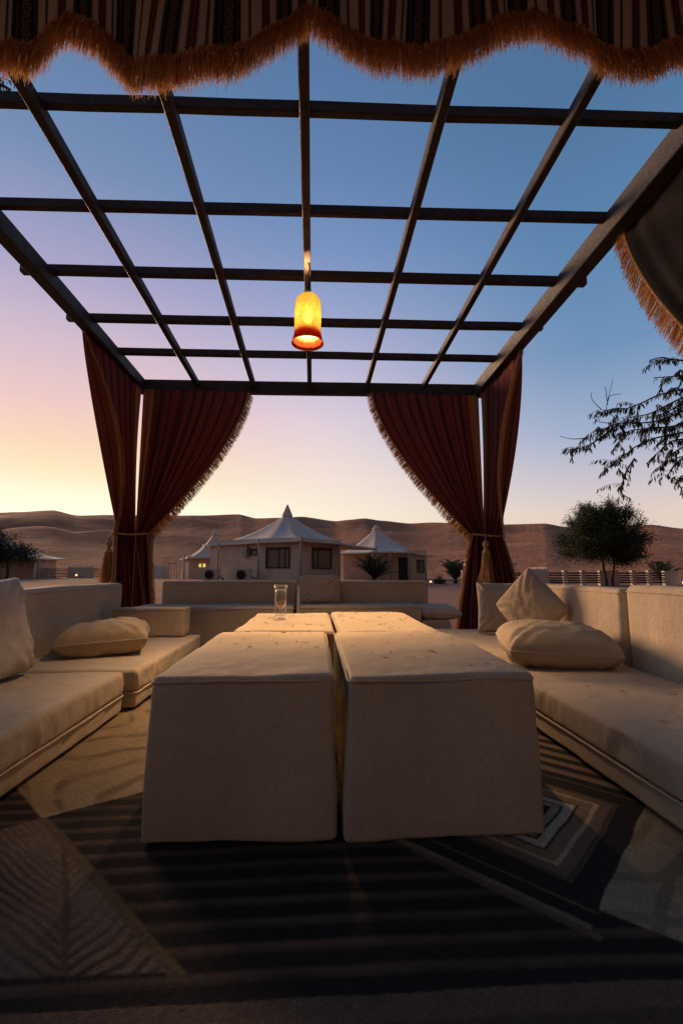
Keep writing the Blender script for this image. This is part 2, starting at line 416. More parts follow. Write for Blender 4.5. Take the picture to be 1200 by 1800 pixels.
def strands(pts, n, length, wdt, dirf, seed=0, segs=3, depth=.012):
    """fringe threads hanging from a polyline"""
    R = random.Random(seed); P = [Vector(p) for p in pts]
    L = [0]
    for i in range(1, len(P)): L.append(L[-1]+(P[i]-P[i-1]).length)
    V, F = [], []
    import bisect
    for k in range(n):
        s = R.random()*L[-1]; i = max(0, min(len(P)-2, bisect.bisect_right(L, s)-1)); f = (s-L[i])/max(1e-9, L[i+1]-L[i])
        p = P[i].lerp(P[i+1], f); tg = (P[i+1]-P[i]).normalized()
        d = (Vector(dirf(s/L[-1]))+Vector((R.gauss(0, .05), R.gauss(0, .09), R.gauss(0, .03)))).normalized()
        le = length*(R.uniform(.86, 1.02) if R.random() < .93 else R.uniform(.6, 1.12))
        nrm = tg.cross(d).normalized(); p = p+nrm*R.uniform(-depth, depth)+d*R.uniform(-.01, length*.25)
        a = R.uniform(-1.2, 1.2); sd = (tg*math.cos(a)+nrm*math.sin(a))*wdt*R.uniform(.6, 1.3)
        curl = tg*R.gauss(0, .08)*le+nrm*R.gauss(0, .09)*le
        b = len(V)
        for j in range(segs+1):
            q = j/segs; c = p+d*(le*q)+curl*(q*q)-Vector((0, 0, 1))*le*.10*q*q
            ww = sd*(1-.55*q)
            V.append(tuple(c-ww)); V.append(tuple(c+ww))
        for j in range(segs): F.append((b+2*j, b+2*j+1, b+2*j+3, b+2*j+2))
    return V, F

# ------------------------------------------------------------------ setting : sand, dunes, rug
def sand_mat(name, col, sc, dark, speck=.25, bd=.05):
    m, t, out = mat(name); co = t.new('ShaderNodeTexCoord').outputs['Object']
    n1 = t.noise(co, sc, 7, .62); n2 = t.noise(co, sc*11, 5, .6)
    c = t.mix(t.mrange(n1, .35, .68), tuple(x*.72 for x in col), tuple(x*1.14 for x in col))
    c = t.mix(t.mrange(n2, .58, .74, 0, speck), c, dark)
    bsdf(t, out, c, .95, t.bump(t.m('ADD', t.m('MULTIPLY', n1, 1.5), n2), .35, bd), .1)
    return m
M['sand'] = sand_mat('trodden_sand', (.29, .165, .112), .45, (.16, .10, .07), .5, .08)
M['dune'] = sand_mat('dune_sand', (.42, .185, .098), .05, (.13, .085, .05), .7, 1.0)
TAN_EL = [(-33.8, .1016), (-32.6, .1042), (-29.2, .1118), (-27.05, .1045), (-23.74, .1090), (-17.4, .1133), (-14.2, .1155), (-9.5, .1206), (-7.4, .1128),
          (-4.5, .1150), (-1.74, .1181), (2.57, .1084), (4.2, .1115), (6.18, .1146), (8.32, .1093), (11.9, .1022), (14.5, .1035), (17.4, .1015), (22.67, .0951), (27.33, .0944), (29.95, .0845), (35.4, .0843), (37.4, .0835), (40.3, .0735)]
def el_at(a):
    if -33.8 <= a <= 40.3:
        xs = [p[0] for p in TAN_EL]; ys = [p[1] for p in TAN_EL]
        i = max(0, min(len(xs)-2, int(np.searchsorted(xs, a))-1)); f = (a-xs[i])/(xs[i+1]-xs[i]); s = f*f*(3-2*f)
        return ys[i]+(ys[i+1]-ys[i])*(s*.55+f*.45)
    b = .085+.016*math.sin(a*.11+1)+.008*math.sin(a*.31)
    e = .1016 if a < 0 else .0735; dd = min(1, (abs(a+33.8) if a < 0 else abs(a-40.3))/12)
    if a > 180-40 or a < -180+40: pass
    return e*(1-dd)+b*dd
def build_ground():
    az = np.concatenate([np.linspace(-180, -46, 90, endpoint=False), np.linspace(-46, 52, 560, endpoint=False), np.linspace(52, 180, 90, endpoint=False)])
    rr = np.concatenate([np.linspace(62, 130, 46, endpoint=False), np.linspace(130, 262, 90, endpoint=False), np.linspace(262, 420, 16), [600, 1200, 2500]])
    A, Rr = len(az), len(rr); V = np.zeros((A, Rr, 3))
    for i, a in enumerate(az):
        ar = math.radians(a); sx, sy = math.sin(ar), math.cos(ar)
        z = np.zeros(Rr)
        ridge = 238+14*math.sin(a*.21)+8*math.sin(a*.57+1)
        for j, r in enumerate(rr):
            x, y = sx*r, sy*r
            t = (r-62)/(ridge-62)
            if t <= 1:
                b = max(0, t)**1.18
                # secondary dune ridges : sharp crest, soft windward face
                ph = t*3.3+.55*noise.noise(Vector((x*.010, y*.010, 3)))+.35*noise.noise(Vector((x*.03, y*.03, 9)))
                fr = ph-math.floor(ph); saw = (fr/.78 if fr < .78 else (1-fr)/.22); saw = saw*saw*(3-2*saw)
                env = min(1, t*3)*max(0, min(1, (1-t)*4))
                hh = b*24+env*(saw*2.6*(.4+noise.noise(Vector((x*.012, y*.012, 20)))+.5)+1.0*fb((x*.03, y*.03, 0), 1, 2))
                hh += min(1, t*4)*.10*fb((x*.25, y*.25, 2), 1, 2)
            else:
                k = (r-ridge)/ridge; hh = 24*math.exp(-(k*3.2)**2)
            z[j] = max(0, hh) if r < 500 else 0
        tgt = el_at(a); e = np.max((z-.8)/rr); zz = z.copy()
        for _ in range(3):
            e = np.max((zz-.8)/rr); zz = zz*(tgt/max(e, 1e-3))**1.0
        V[i, :, 0], V[i, :, 1], V[i, :, 2] = sx*rr, sy*rr, zz-.02
    F = []
    for i in range(A):
        i2 = (i+1) % A
        for j in range(Rr-1): F.append((i*Rr+j, i2*Rr+j, i2*Rr+j+1, i*Rr+j+1))
    obj('dunes', (V.reshape(-1, 3), F), M['dune'], kind='structure')
    # nearer, nearly flat sand
    xs = np.concatenate([[-66], np.linspace(-44, -8, 60), np.linspace(-7.7, 8, 54), np.linspace(8.4, 44, 60), [66]]); ys = np.concatenate([[-66, -30, -10], np.linspace(-6, 12, 62), np.linspace(12.5, 56, 90), [66]])
    V = []
    for y in ys:
        for x in xs:
            far = min(1, max(0, (math.hypot(x, y-2.5)-5)/4))
            V.append((x, y, -.004+far*(.05*fb((x*.9, y*.9, 0), 1, 3)+.03*fb((x*3, y*3, 5), 1, 2))-.0))
    nx = len(xs); F = [(j*nx+i, j*nx+i+1, j*nx+nx+i+1, j*nx+nx+i) for j in range(len(ys)-1) for i in range(nx-1)]
    obj('sand_ground', (V, F), M['sand'], kind='structure')
build_ground()

def build_rug():
    xs = np.concatenate([np.linspace(-2.25, -1.2, 14, endpoint=False), np.linspace(-1.2, 1.25, 560, endpoint=False), np.linspace(1.25, 2.25, 14)])
    ys = np.concatenate([np.linspace(-.7, .85, 14, endpoint=False), np.linspace(.85, 2.75, 430, endpoint=False), np.linspace(2.75, 5.4, 30)])
    X, Y = np.meshgrid(xs, ys)
    def vn(x, y, s):   # cheap smooth value noise
        return (np.sin(x*s*1.7+np.sin(y*s*1.3)*1.4)+np.sin(y*s*2.1+np.sin(x*s*1.1+2)*1.7)+np.sin((x+y)*s*3.3+1.1))/3
    def pattern(X, Y):
        wx = X+.004*vn(X, Y, 7)+.0012*vn(X, Y, 41); wy = Y+.004*vn(X+3, Y+1, 6)+.0012*vn(X+5, Y, 37)
        dark = np.array([.030, .025, .022]); brown = np.array([.155, .105, .073]); tan = np.array([.20, .14, .085]); beige = np.array([.33, .245, .15])
        white = np.array([.42, .34, .25]); mid = np.array([.105, .072, .052]); feath = np.array([.175, .125, .090])
        C = np.empty(X.shape+(3,)); C[:] = dark
        def paint(mask, col): C[mask] = col
        # long cross stripes
        arc = wy+.025*(wx-.1)**2
        st = np.mod(arc, .0685)/.0685
        sm = lambda q: np.clip(q, 0, 1)**2*(3-2*np.clip(q, 0, 1))
        worn = (.75+.25*vn(X, Y, 5.3)+.18*vn(X, Y, 13))
        k = (sm((st-.46)/.18)*sm((1.02-st)/.12)*worn*.85)[..., None]; C[:] = C*(1-k)+mid*k
        k = (sm((st-.68)/.10)*sm((.90-st)/.10)*worn*.6)[..., None]; C[:] = C*(1-k)+brown*.85*k
        paint(wy < .985, dark*1.1); paint((wy < .955), brown*1.0); paint(wy < .90, mid)
        # left light field with loose scrolls
        def side(p, q): return (q[0]-p[0])*(wy-p[1])-(q[1]-p[1])*(wx-p[0])
        lf = (side((-.865, 1.624), (-.62, 1.779)) > 0) & (side((-.978, 1.739), (-.865, 1.624)) > 0) & (wx < .3) & (wy < 3.0)
        paint(lf, beige)
        sc = np.sin(26*(wx+.9)+9*np.sin(5.2*wy+2.3*wx)+3*vn(X, Y, 4.3)); sc2 = np.sin(41*(wy-.6*wx)+5*np.sin(7*wx+1))
        paint(lf & (sc > .60), beige*.80); paint(lf & (sc > .82) & (sc2 > -.2), beige*.62)
        # lower-left feather field
        ft = (side((-.865, 1.624), (-.268, 1.027)) < 0) & (wy > 1.027) & (side((-.957, 1.565), (-.865, 1.624)) < 0)
        paint(ft, feath)
        xs0 = -.70+(1.437-wy)*.54; dxs = np.abs(wx-xs0)
        barb = np.sin(2*np.pi*(wy+.55*dxs-.5*dxs**2+.012*vn(X, Y, 9))/(.034+.016*np.clip(dxs*3, 0, 1))+1.1*vn(X, Y, 17)); k = (sm((barb+.35)/1.1)*(.55+.45*vn(X, Y, 7.1))*ft)[..., None]; C[:] = C*(1-k)+dark*1.2*k
        paint(ft & (dxs < .008), tan*.5)
        edge = np.abs(side((-.865, 1.624), (-.268, 1.027)))/math.hypot(.597, .597)
        paint((edge < .014) & (wy > 1.02) & (wy < 1.63), tan*.62)
        # right : nested lozenge, stripes behind, pale field
        a = ((wx-.658)-(wy-1.60))/math.sqrt(2); b = ((wx-.658)+(wy-1.60))/math.sqrt(2)
        ll = side((.305, 1.419), (.494, 1.151))      # below-left of this line : cross stripes
        zone = (ll > 0) & (wx > -.2)
        zone = (b > -.41) & (wx > .1) & (wy > 1.05)
        r = np.maximum(np.abs(a), np.abs(b))
        lz = zone & (a < .334)
        paint(lz, dark*1.2)
        rs = np.mod(r, .085)/.085; paint(lz & (rs > .5), brown*1.5); paint(lz & (rs > .78), tan*.9)
        paint(lz & (r < .334), dark*1.3); paint(lz & (r < .264), brown*1.25); paint(lz & (r < .262) & (r > .250), brown*.6)
        paint(lz & (r < .214), tan*1.3); paint(lz & (r < .216) & (r > .203), beige*1.5); paint(lz & (r < .165), dark*1.2); paint(lz & (r < .157), white*1.35); paint(lz & (r < .128), dark*1.2); paint(lz & (r < .12), white*.9); paint(lz & (r < .095), dark)
        paint((np.abs(b+.41) < .011) & (wx > .28) & (a < .36) & (wy > 1.05), tan*.7)
        rf = (a > .334) & (b > -.41) & (wx > .6) & (side((.66, 1.142), (.788, 1.036)) > 0)
        paint(rf, beige*1.15); paint(rf & (sc2 > .75), beige*.85); paint(rf & (np.sin(30*wy+8*np.sin(4*wx)) > .85), beige*.8)
        return C
    C = np.zeros(X.shape+(3,))
    for ox in (-.0016, 0, .0016):
        for oy in (-.0016, 0, .0016): C += pattern(X+ox, Y+oy)/9
    C *= 1.45
    lit = np.clip((-.35-X)/.2, 0, 1)*np.clip((Y-1.6)/.1, 0, 1); C *= (1-.25*lit)[..., None]  # left field darkened in the colour to offset the lamplight there
    C *= (1+.10*vn(X, Y, 60)+.08*vn(X, Y, 171))[..., None]
    Z = .012+.0012*vn(X, Y, 120)+.004*np.clip(C.mean(axis=2)*6, 0, 1)*.4
    V = np.stack([X, Y, Z], axis=2).reshape(-1, 3); nx, ny = len(xs), len(ys)
    I = (np.arange(ny-1)[:, None]*nx+np.arange(nx-1)[None, :]).ravel()
    me = bpy.data.meshes.new('rug'); Fq = np.stack([I, I+1, I+nx+1, I+nx], axis=1).astype(np.int32)
    me.vertices.add(len(V)); me.vertices.foreach_set('co', V.astype(np.float32).ravel())
    me.loops.add(Fq.size); me.loops.foreach_set('vertex_index', Fq.ravel()); me.polygons.add(len(Fq)); me.polygons.foreach_set('loop_start', np.arange(0, Fq.size, 4, dtype=np.int32))
    me.update(calc_edges=True); me.validate()
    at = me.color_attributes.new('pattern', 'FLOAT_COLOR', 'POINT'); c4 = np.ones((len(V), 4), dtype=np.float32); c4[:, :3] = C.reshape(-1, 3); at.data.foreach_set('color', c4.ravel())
    m, t, out = mat('patterned_wool_pile'); at_n = t.new('ShaderNodeAttribute'); at_n.attribute_name = 'pattern'; co = objco(t)
    n = t.noise(co, 260, 3, .6); n2 = t.noise(co, 14, 4)
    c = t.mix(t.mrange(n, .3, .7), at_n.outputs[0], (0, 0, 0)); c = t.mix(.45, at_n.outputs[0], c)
    c = t.mix(t.mrange(n2, .35, .75, 0, .22), c, (.05, .04, .032))
    bsdf(t, out, c, 1.0, t.bump(n, .9, .008), .05)
    me.materials.append(m); o = bpy.data.objects.new('rug', me); COL.objects.link(o)
    tag(o, 'large dark patterned rug with stripes, feather and nested lozenges under the table', 'rug')
    # bound edge of the rug
    obj('edge_binding', loop_tube(rim(-2.25, 2.25, -.7, 5.4, .008, .02), .009, 6), M['piping'], o)
build_rug()

# ------------------------------------------------------------------ pergola
H = 3.1
def zt(x): return H+.0168*x
PG = thing('pergola', 'dark timber lattice pergola over the majlis seating, open to the dusk sky', 'pergola', (0, 2, 0))
X0, X6 = (lambda y: -2.04-.0166*y), (lambda y: 1.904+.0337*y)
Y0, Y1 = -2.6, 5.52
def rafter(kx, nm, w_, h_, dz=0, y1=5.45):
    x = lambda y: kx[0]+kx[1]*y
    obj(nm, bar((x(Y0), Y0, zt(x(Y0))+dz), (x(y1), y1, zt(x(y1))+dz), w_, h_, .006, 14, .0015), M['timber'], PG, smooth=False)
for kx in [(-1.351, -.0198), (-.7099, -.0128), (-.0612, -.0041), (.6157, .0034), (1.2804, .0138)]:
    rafter(kx, 'rafter', .052, .075)
rafter((-2.04, -.0166), 'side_beam', .10, .13, -.015, 5.60)
rafter((1.904, .0337), 'side_beam', .115, .16, -.02, 5.60)
for (k, c, e0, e1, wd) in [(-.0115, 2.059, -2.25, 2.16, .042), (-.0077, 2.7243, -2.25, 2.13, .042), (.0022, 3.393, -2.275, 2.225, .06), (.0096, 4.0849, -2.285, 2.215, .06), (.0189, 4.7519, -2.10, 2.02, .06),
                       (-.0115, 1.39, -2.2, 2.1, .042), (-.0115, .72, -2.2, 2.1, .042), (-.0115, .05, -2.2, 2.1, .042), (-.0115, -.62, -2.2, 2.1, .042), (-.0115, -1.29, -2.2, 2.1, .042), (-.0115, -1.96, -2.2, 2.1, .042)]:
    obj('cross_beam', bar((e0, c+k*e0, zt(e0)+.048), (e1, c+k*e1, zt(e1)+.048), wd, .068, .006, 12, .0015), M['timber'], PG, smooth=False)
obj('back_beam', bar((-2.2, 5.5258-.0205*2.2, zt(-2.2)-.02), (2.16, 5.5258+.0205*2.1, zt(2.16)-.02), .10, .15, .007, 8, .001), M['timber'], PG, smooth=False)
for x, y in [(-1.985, 5.545), (2.045, 5.60), (-2.06, 1.36), (1.96, 1.36), (-2.0, -2.55), (1.83, -2.55)]:
    obj('post', bar((x, y, -.02), (x, y, zt(x)-.10), .10, .10, .008), M['timber'], PG, smooth=False)
# small loose wires by the lamp hook
obj('cable', tube([(-.03, 3.40, 3.16), (-.02, 3.36, 3.10), (-.045, 3.32, 3.07), (-.085, 3.27, 3.06), (-.10, 3.30, 3.10)], .004, 6), M['timber'], PG)
obj('junction_block', bar((-.58, 3.40, 3.15), (-.50, 3.40, 3.15), .05, .03), M['timber'], PG, smooth=False)

# ------------------------------------------------------------------ valance with fringe
def build_valance():
    pts = [(-1.40, 2.62), (-1.28, 2.50), (-1.17, 2.515), (-1.084, 2.575), (-1.0, 2.60), (-.93, 2.675), (-.869, 2.712), (-.80, 2.70), (-.72, 2.63), (-.62, 2.560), (-.531, 2.522), (-.45, 2.535), (-.35, 2.59), (-.22, 2.66), (-.12, 2.745), (-.06, 2.80), (-.033, 2.815), (.03, 2.80), (.10, 2.745), (.20, 2.685), (.30, 2.66), (.40, 2.668), (.50, 2.70), (.60, 2.755), (.70, 2.83), (.79, 2.865), (.86, 2.85), (.95, 2.80), (1.05, 2.745), (1.15, 2.715), (1.25, 2.715), (1.36, 2.75), (1.48, 2.82), (1.62, 2.80), (1.74, 2.70), (1.9, 2.70)]
    pts = [(-2.0, 2.64), (-1.86, 2.56), (-1.66, 2.60), (-1.52, 2.71)]+pts
    px, pz = np.array([p[0] for p in pts]), np.array([p[1] for p in pts])
    def bz(x): return float(np.interp(x, px, pz))
    def yy(x, z):     # soft folds, stronger towards the free edge
        k = (3.12-z)/.5
        return 1.40-.004+k*(.022*math.sin(x*7.2+1.1)+.012*math.sin(x*17+.4)+.006*math.sin(x*37))+.01*k
    def lean(x, k): return k*(.022*math.sin(x*7.2+2.2)+.010*math.sin(x*15))
    root = thing('valance', 'scalloped black and cream striped cloth valance with orange fringe along the top', 'valance', (0, 1.4, 3.1))
    nx, nz = 420, 22
    V, UV, F = [], [], []
    for i in range(nx+1):
        x = -2.0+3.9*i/nx; zb = bz(x); ztop = zt(x)+.04
        for j in range(nz+1):
            z = ztop+(zb-ztop)*j/nz; k = (ztop-z)/.5
            V.append((x+lean(x, k), yy(x, z), z)); UV.append((x+.352*8+.012, 3.2-z))
    for i in range(nx):
        for j in range(nz): a = i*(nz+1)+j; F.append((a, a+nz+1, a+nz+2, a+1))
    o = obj('striped_cloth', (V, F), M['valance'], root, uv=UV)
    md = o.modifiers.new('thick', 'SOLIDIFY'); md.thickness = .004
    # two panels meet where the scallops peak : edge path for braid and fringe
    edge = []
    for i in range(700):
        x = -2.0+3.9*i/699; z = bz(x); k = (zt(x)+.04-z)/.5
        edge.append((x+lean(x, k), yy(x, z)-.006, z-.004))
    obj('braid', tube([(p[0], p[1], p[2]+.006) for p in edge[::3]], .009, 6), M['tan_piping'], root)
    g1 = strands(edge, 19000, .100, .0014, lambda s: (0, -.06, -1), 3, 3, .012)
    g2 = strands([(p[0], p[1], p[2]+.014) for p in edge], 5200, .045, .0024, lambda s: (0, -.35, -1), 4, 2, .012)
    obj('fringe', join([g1, g2]), M['fringe'], root, kind='stuff')
build_valance()
def build_shade_canopy():  # unseen roof, added to shade the table fronts and near rug
    nx, ny = 120, 40; V, UV, F = [], [], []
    for i in range(nx+1):
        x = -2.0+3.9*i/nx
        for j in range(ny+1):
            y = 1.39-2.2*j/ny; sg = .03*math.sin(math.pi*((y-.05)/.67 % 1))
            V.append((x, y, zt(x)+.10-sg)); UV.append((x+.352*8+.012, y))
    for i in range(nx):
        for j in range(ny): a = i*(ny+1)+j; F.append((a, a+1, a+ny+2, a+ny+1))
    o = obj('shade_canopy', (V, F), M['valance'], uv=UV)
    tag(o, 'unseen striped cloth roof added behind the fringed valance to shade the near end', 'shade_canopy')
build_shade_canopy()

# ------------------------------------------------------------------ curtains
def build_curtain(label, top, tie_c, tie_dir, tie_w, bot_c, bot_w, width, ease, fold=None, pleats=9, seed=0, ztop_drop=.09, fr_len=.085, fr_out=(0, 0, -1), out=(0, 0, 0), fringe_mat='fringe_gold', bulge=.0, inbow=0., cloth='curtain'):
    """cloth from a beam line top(u) gathered at a tie, then hanging to the sand. u=0 post side, u=1 free edge"""
    nu, nv, nb = 130, 90, 50
    V, UV, F = [], [], []
    tie_dir = Vector(tie_dir).normalized(); nrm_t = Vector((0, 0, 1)).cross(tie_dir)
    t0, t1 = Vector(top(0)), Vector(top(1)); dir_t = (t1-t0).normalized(); nrm_top = Vector((0, 0, 1)).cross(dir_t)
    R = random.Random(seed); ph = [R.uniform(0, 6.28) for _ in range(6)]
    def pl(u): return .45*math.sin(2*math.pi*pleats*u+ph[0]+2.6*math.sin(4*u+ph[1])+1.5*math.sin(9*u+ph[3]))+.38*math.sin(2*math.pi*pleats*1.83*u+ph[2]+2*math.sin(6*u+ph[4]))+.5*math.sin(2*math.pi*2.3*u+ph[5])
    outv = Vector(out)
    def P(u, v):
        a = Vector(top(u)); zt_, zb_ = a.z, tie_c[2]
        tie = Vector(tie_c)+tie_dir*((u-.5)*tie_w)
        if v <= 1:
            s = v**ease(u)
            p = a.lerp(tie, s); p.z = zt_+(zb_-zt_)*v-.015*math.sin(math.pi*v)*u
            amp = .010+.026*v*(1-.3*v)
            n = nrm_top.lerp(nrm_t, s)
            p = p+n*(pl(u)*amp)+outv*(math.sin(math.pi*v**.9)*(bulge*min(1, u*1.25)+inbow*(1-u)**6))
            if v > .8: p = p+n*(.05*(1-(2*u-1)**2)**.5*((v-.8)/.2)**2*(1 if pl(u) > 0 else -1)*.5)
            if fold is not None: p = p+Vector(fold)*(max(0, (u-.80)/.20)*math.sin(math.pi*min(1, v*1.02))**.95)
        else:
            q = v-1
            b = Vector(bot_c)+tie_dir*((u-.5)*bot_w)
            p = tie.lerp(b, q**.85); p.z = tie_c[2]+(bot_c[2]-tie_c[2])*q
            amp = .040+.022*q
            p = p+nrm_t*(pl(u)*amp)
        return p
    rows = [i/nv for i in range(nv+1)]+[1+(i+1)/nb for i in range(nb)]
    for j, v in enumerate(rows):
        for i in range(nu+1):
            u = i/nu; V.append(tuple(P(u, v))); UV.append((u*width, v*1.9))
    n1 = nu+1
    for j in range(len(rows)-1):
        for i in range(nu): F.append((j*n1+i, j*n1+i+1, (j+1)*n1+i+1, (j+1)*n1+i))
    root = thing('curtain', label, 'curtain', (tie_c[0], tie_c[1], 0), 'maroon curtains tied back at the pergola corners')
    o = obj('cloth', (V, F), M[cloth], root, uv=UV)
    md = o.modifiers.new('thick', 'SOLIDIFY'); md.thickness = .003
    e = [P(1.0, v) for v in rows]
    obj('edge_tape', tube([tuple(p) for p in e], .011, 6), M['rust_trim'], root)
    if fold is not None:      # broad tape on the turned-back free edge
        Vt, Ft = [], []
        for j, v in enumerate(rows):
            a, b = P(.945, v), P(1.0, v); off = nrm_top*(.012 if nrm_top.x*(-a.x) > 0 else -.012)+Vector((0, -.008, 0))
            Vt += [tuple(a+off), tuple(b+off)]
        for j in range(len(rows)-1): Ft.append((2*j, 2*j+1, 2*j+3, 2*j+2))
        obj('trim_band', (Vt, Ft), M['rust_trim'], root)
    def dirf(s): return fr_out
    obj('fringe', strands([tuple(p) for p in e], 2600, fr_len, .0030, dirf, seed+11, 3, .012), M[fringe_mat], root, kind='stuff')
    return root
xb = lambda y: X0(y)
# back-left and back-right, hung on the back beam
build_curtain('maroon curtain on the back beam, swept left to the post before the sunset glow',
    lambda u: (-2.095+1.255*u, 5.50+.02*(-2.07+1.23*u)-.03, zt(-1.5)-.085), (-2.035, 5.46, 1.21), (1, .15, 0), .13, (-1.97, 5.46, .015), .26, 1.9, lambda u: 1.13+.34*u, pleats=8, seed=1, fr_out=(.72, -.15, -.75))
build_curtain('maroon curtain on the back beam, swept right beside the hanging tassel',
    lambda u: (2.085-1.385*u, 5.50+.02*(2.07-1.37*u)-.03, zt(1.4)-.085), (1.99, 5.44, 1.21), (-1, .15, 0), .15, (1.95, 5.44, .015), .50, 1.9, lambda u: 1.13+.34*u, pleats=8, seed=2, fr_out=(-.72, -.15, -.75))
# side curtains, hung on the side beams
build_curtain('maroon curtain under the side beam nearest the yellow sunset sky, trim band showing',
    lambda u: (X0(5.4-1.36*min(1, u/.8))+.012-.05*u, 5.42-1.36*min(1, u/.8), zt(-2.1)-.068), (-2.20, 5.41, 1.21), (-.8, -.5, 0), .22, (-2.06, 5.36, .015), .42, 1.9, lambda u: 1.15+.30*u, fold=(.15, .16, 0), inbow=.025, pleats=7, seed=3, fr_out=(.55, -.1, -.8), fr_len=.05, out=(-1, -.25, 0), bulge=-.03)
build_curtain('maroon curtain under the side beam by the blue sky, orange trim band showing',
    lambda u: (X6(5.45-1.18*min(1, u/.8))+.01+.03*u, 5.46-1.18*min(1, u/.8), zt(2.1)-.068), (2.15, 5.40, 1.21), (.8, -.5, 0), .22, (2.24, 5.36, .015), .56, 1.9, lambda u: 1.2+.40*u, fold=(-.14, .14, 0), inbow=.015, pleats=7, seed=4, fr_out=(.3, -.1, -.85), fr_len=.06, fringe_mat='fringe', out=(1, -.2, 0), bulge=.02)
# near curtain on the right beam, cut by the frame
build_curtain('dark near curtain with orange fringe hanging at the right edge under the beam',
    lambda u: (X6(1.5+1.2*u)+.04, 1.46+1.19*u, zt(2.0)-.055), (2.02, 1.44, 1.2), (.3, .9, 0), .22, (2.02, 1.44, .015), .36, 1.7, lambda u: 1.1+.36*u, pleats=6, seed=5, fr_out=(0, .75, -.65), fr_len=.10, fringe_mat='fringe', cloth='curtain_dark')

def tieback(label, c, tassel_at):
    t = thing('curtain_tieback', label, 'tieback', (c[0], c[1], c[2]), 'cord tiebacks with tassels')
    ring = [(c[0]+.195*math.cos(a), c[1]+.115*math.sin(a)-.01, c[2]+.012*math.sin(a*2+1)) for a in np.linspace(0, 2*math.pi, 40, endpoint=False)]
    obj('cord', loop_tube(ring, .013, 7), M['tan_piping'], t)
    x, y, z = tassel_at
    obj('hanging_cord', tube([(c[0]+.6*(x-c[0]), c[1]-.11, c[2]), (x, y, z+.16), (x, y, z+.10)], .008, 6), M['tan_piping'], t)
    obj('tassel_knob', lathe([(.002, z+.12), (.022, z+.115), (.034, z+.09), (.036, z+.07), (.026, z+.045), (.018, z+.03), (.026, z+.015), (.040, z-.01), (.043, z-.03), (.0, z-.032)], (x, y), 16), M['tan_piping'], t)
    pts = [(x+.036*math.cos(a), y+.036*math.sin(a), z-.02) for a in np.linspace(0, 12*math.pi, 200)]
    g = strands(pts, 420, .30, .0035, lambda s: (.035*math.cos(s*12*math.pi), .035*math.sin(s*12*math.pi), -1), 5, 3, .008)
    obj('tassel_skirt', join([lathe([(.036, z-.02), (.042, z-.10), (.045, z-.20), (.048, z-.27), (.03, z-.272)], (x, y), 18), g]), M['fringe_gold'], t, kind='stuff')
    return t
tieback('tan cord tieback with its tassel hidden behind the left curtain bundle', (-2.14, 5.42, 1.22), (-2.37, 5.40, 1.03))
tieback('tan cord tieback with long gold tassel on the right curtain bundle', (2.085, 5.42, 1.22), (2.0, 5.25, 1.03))

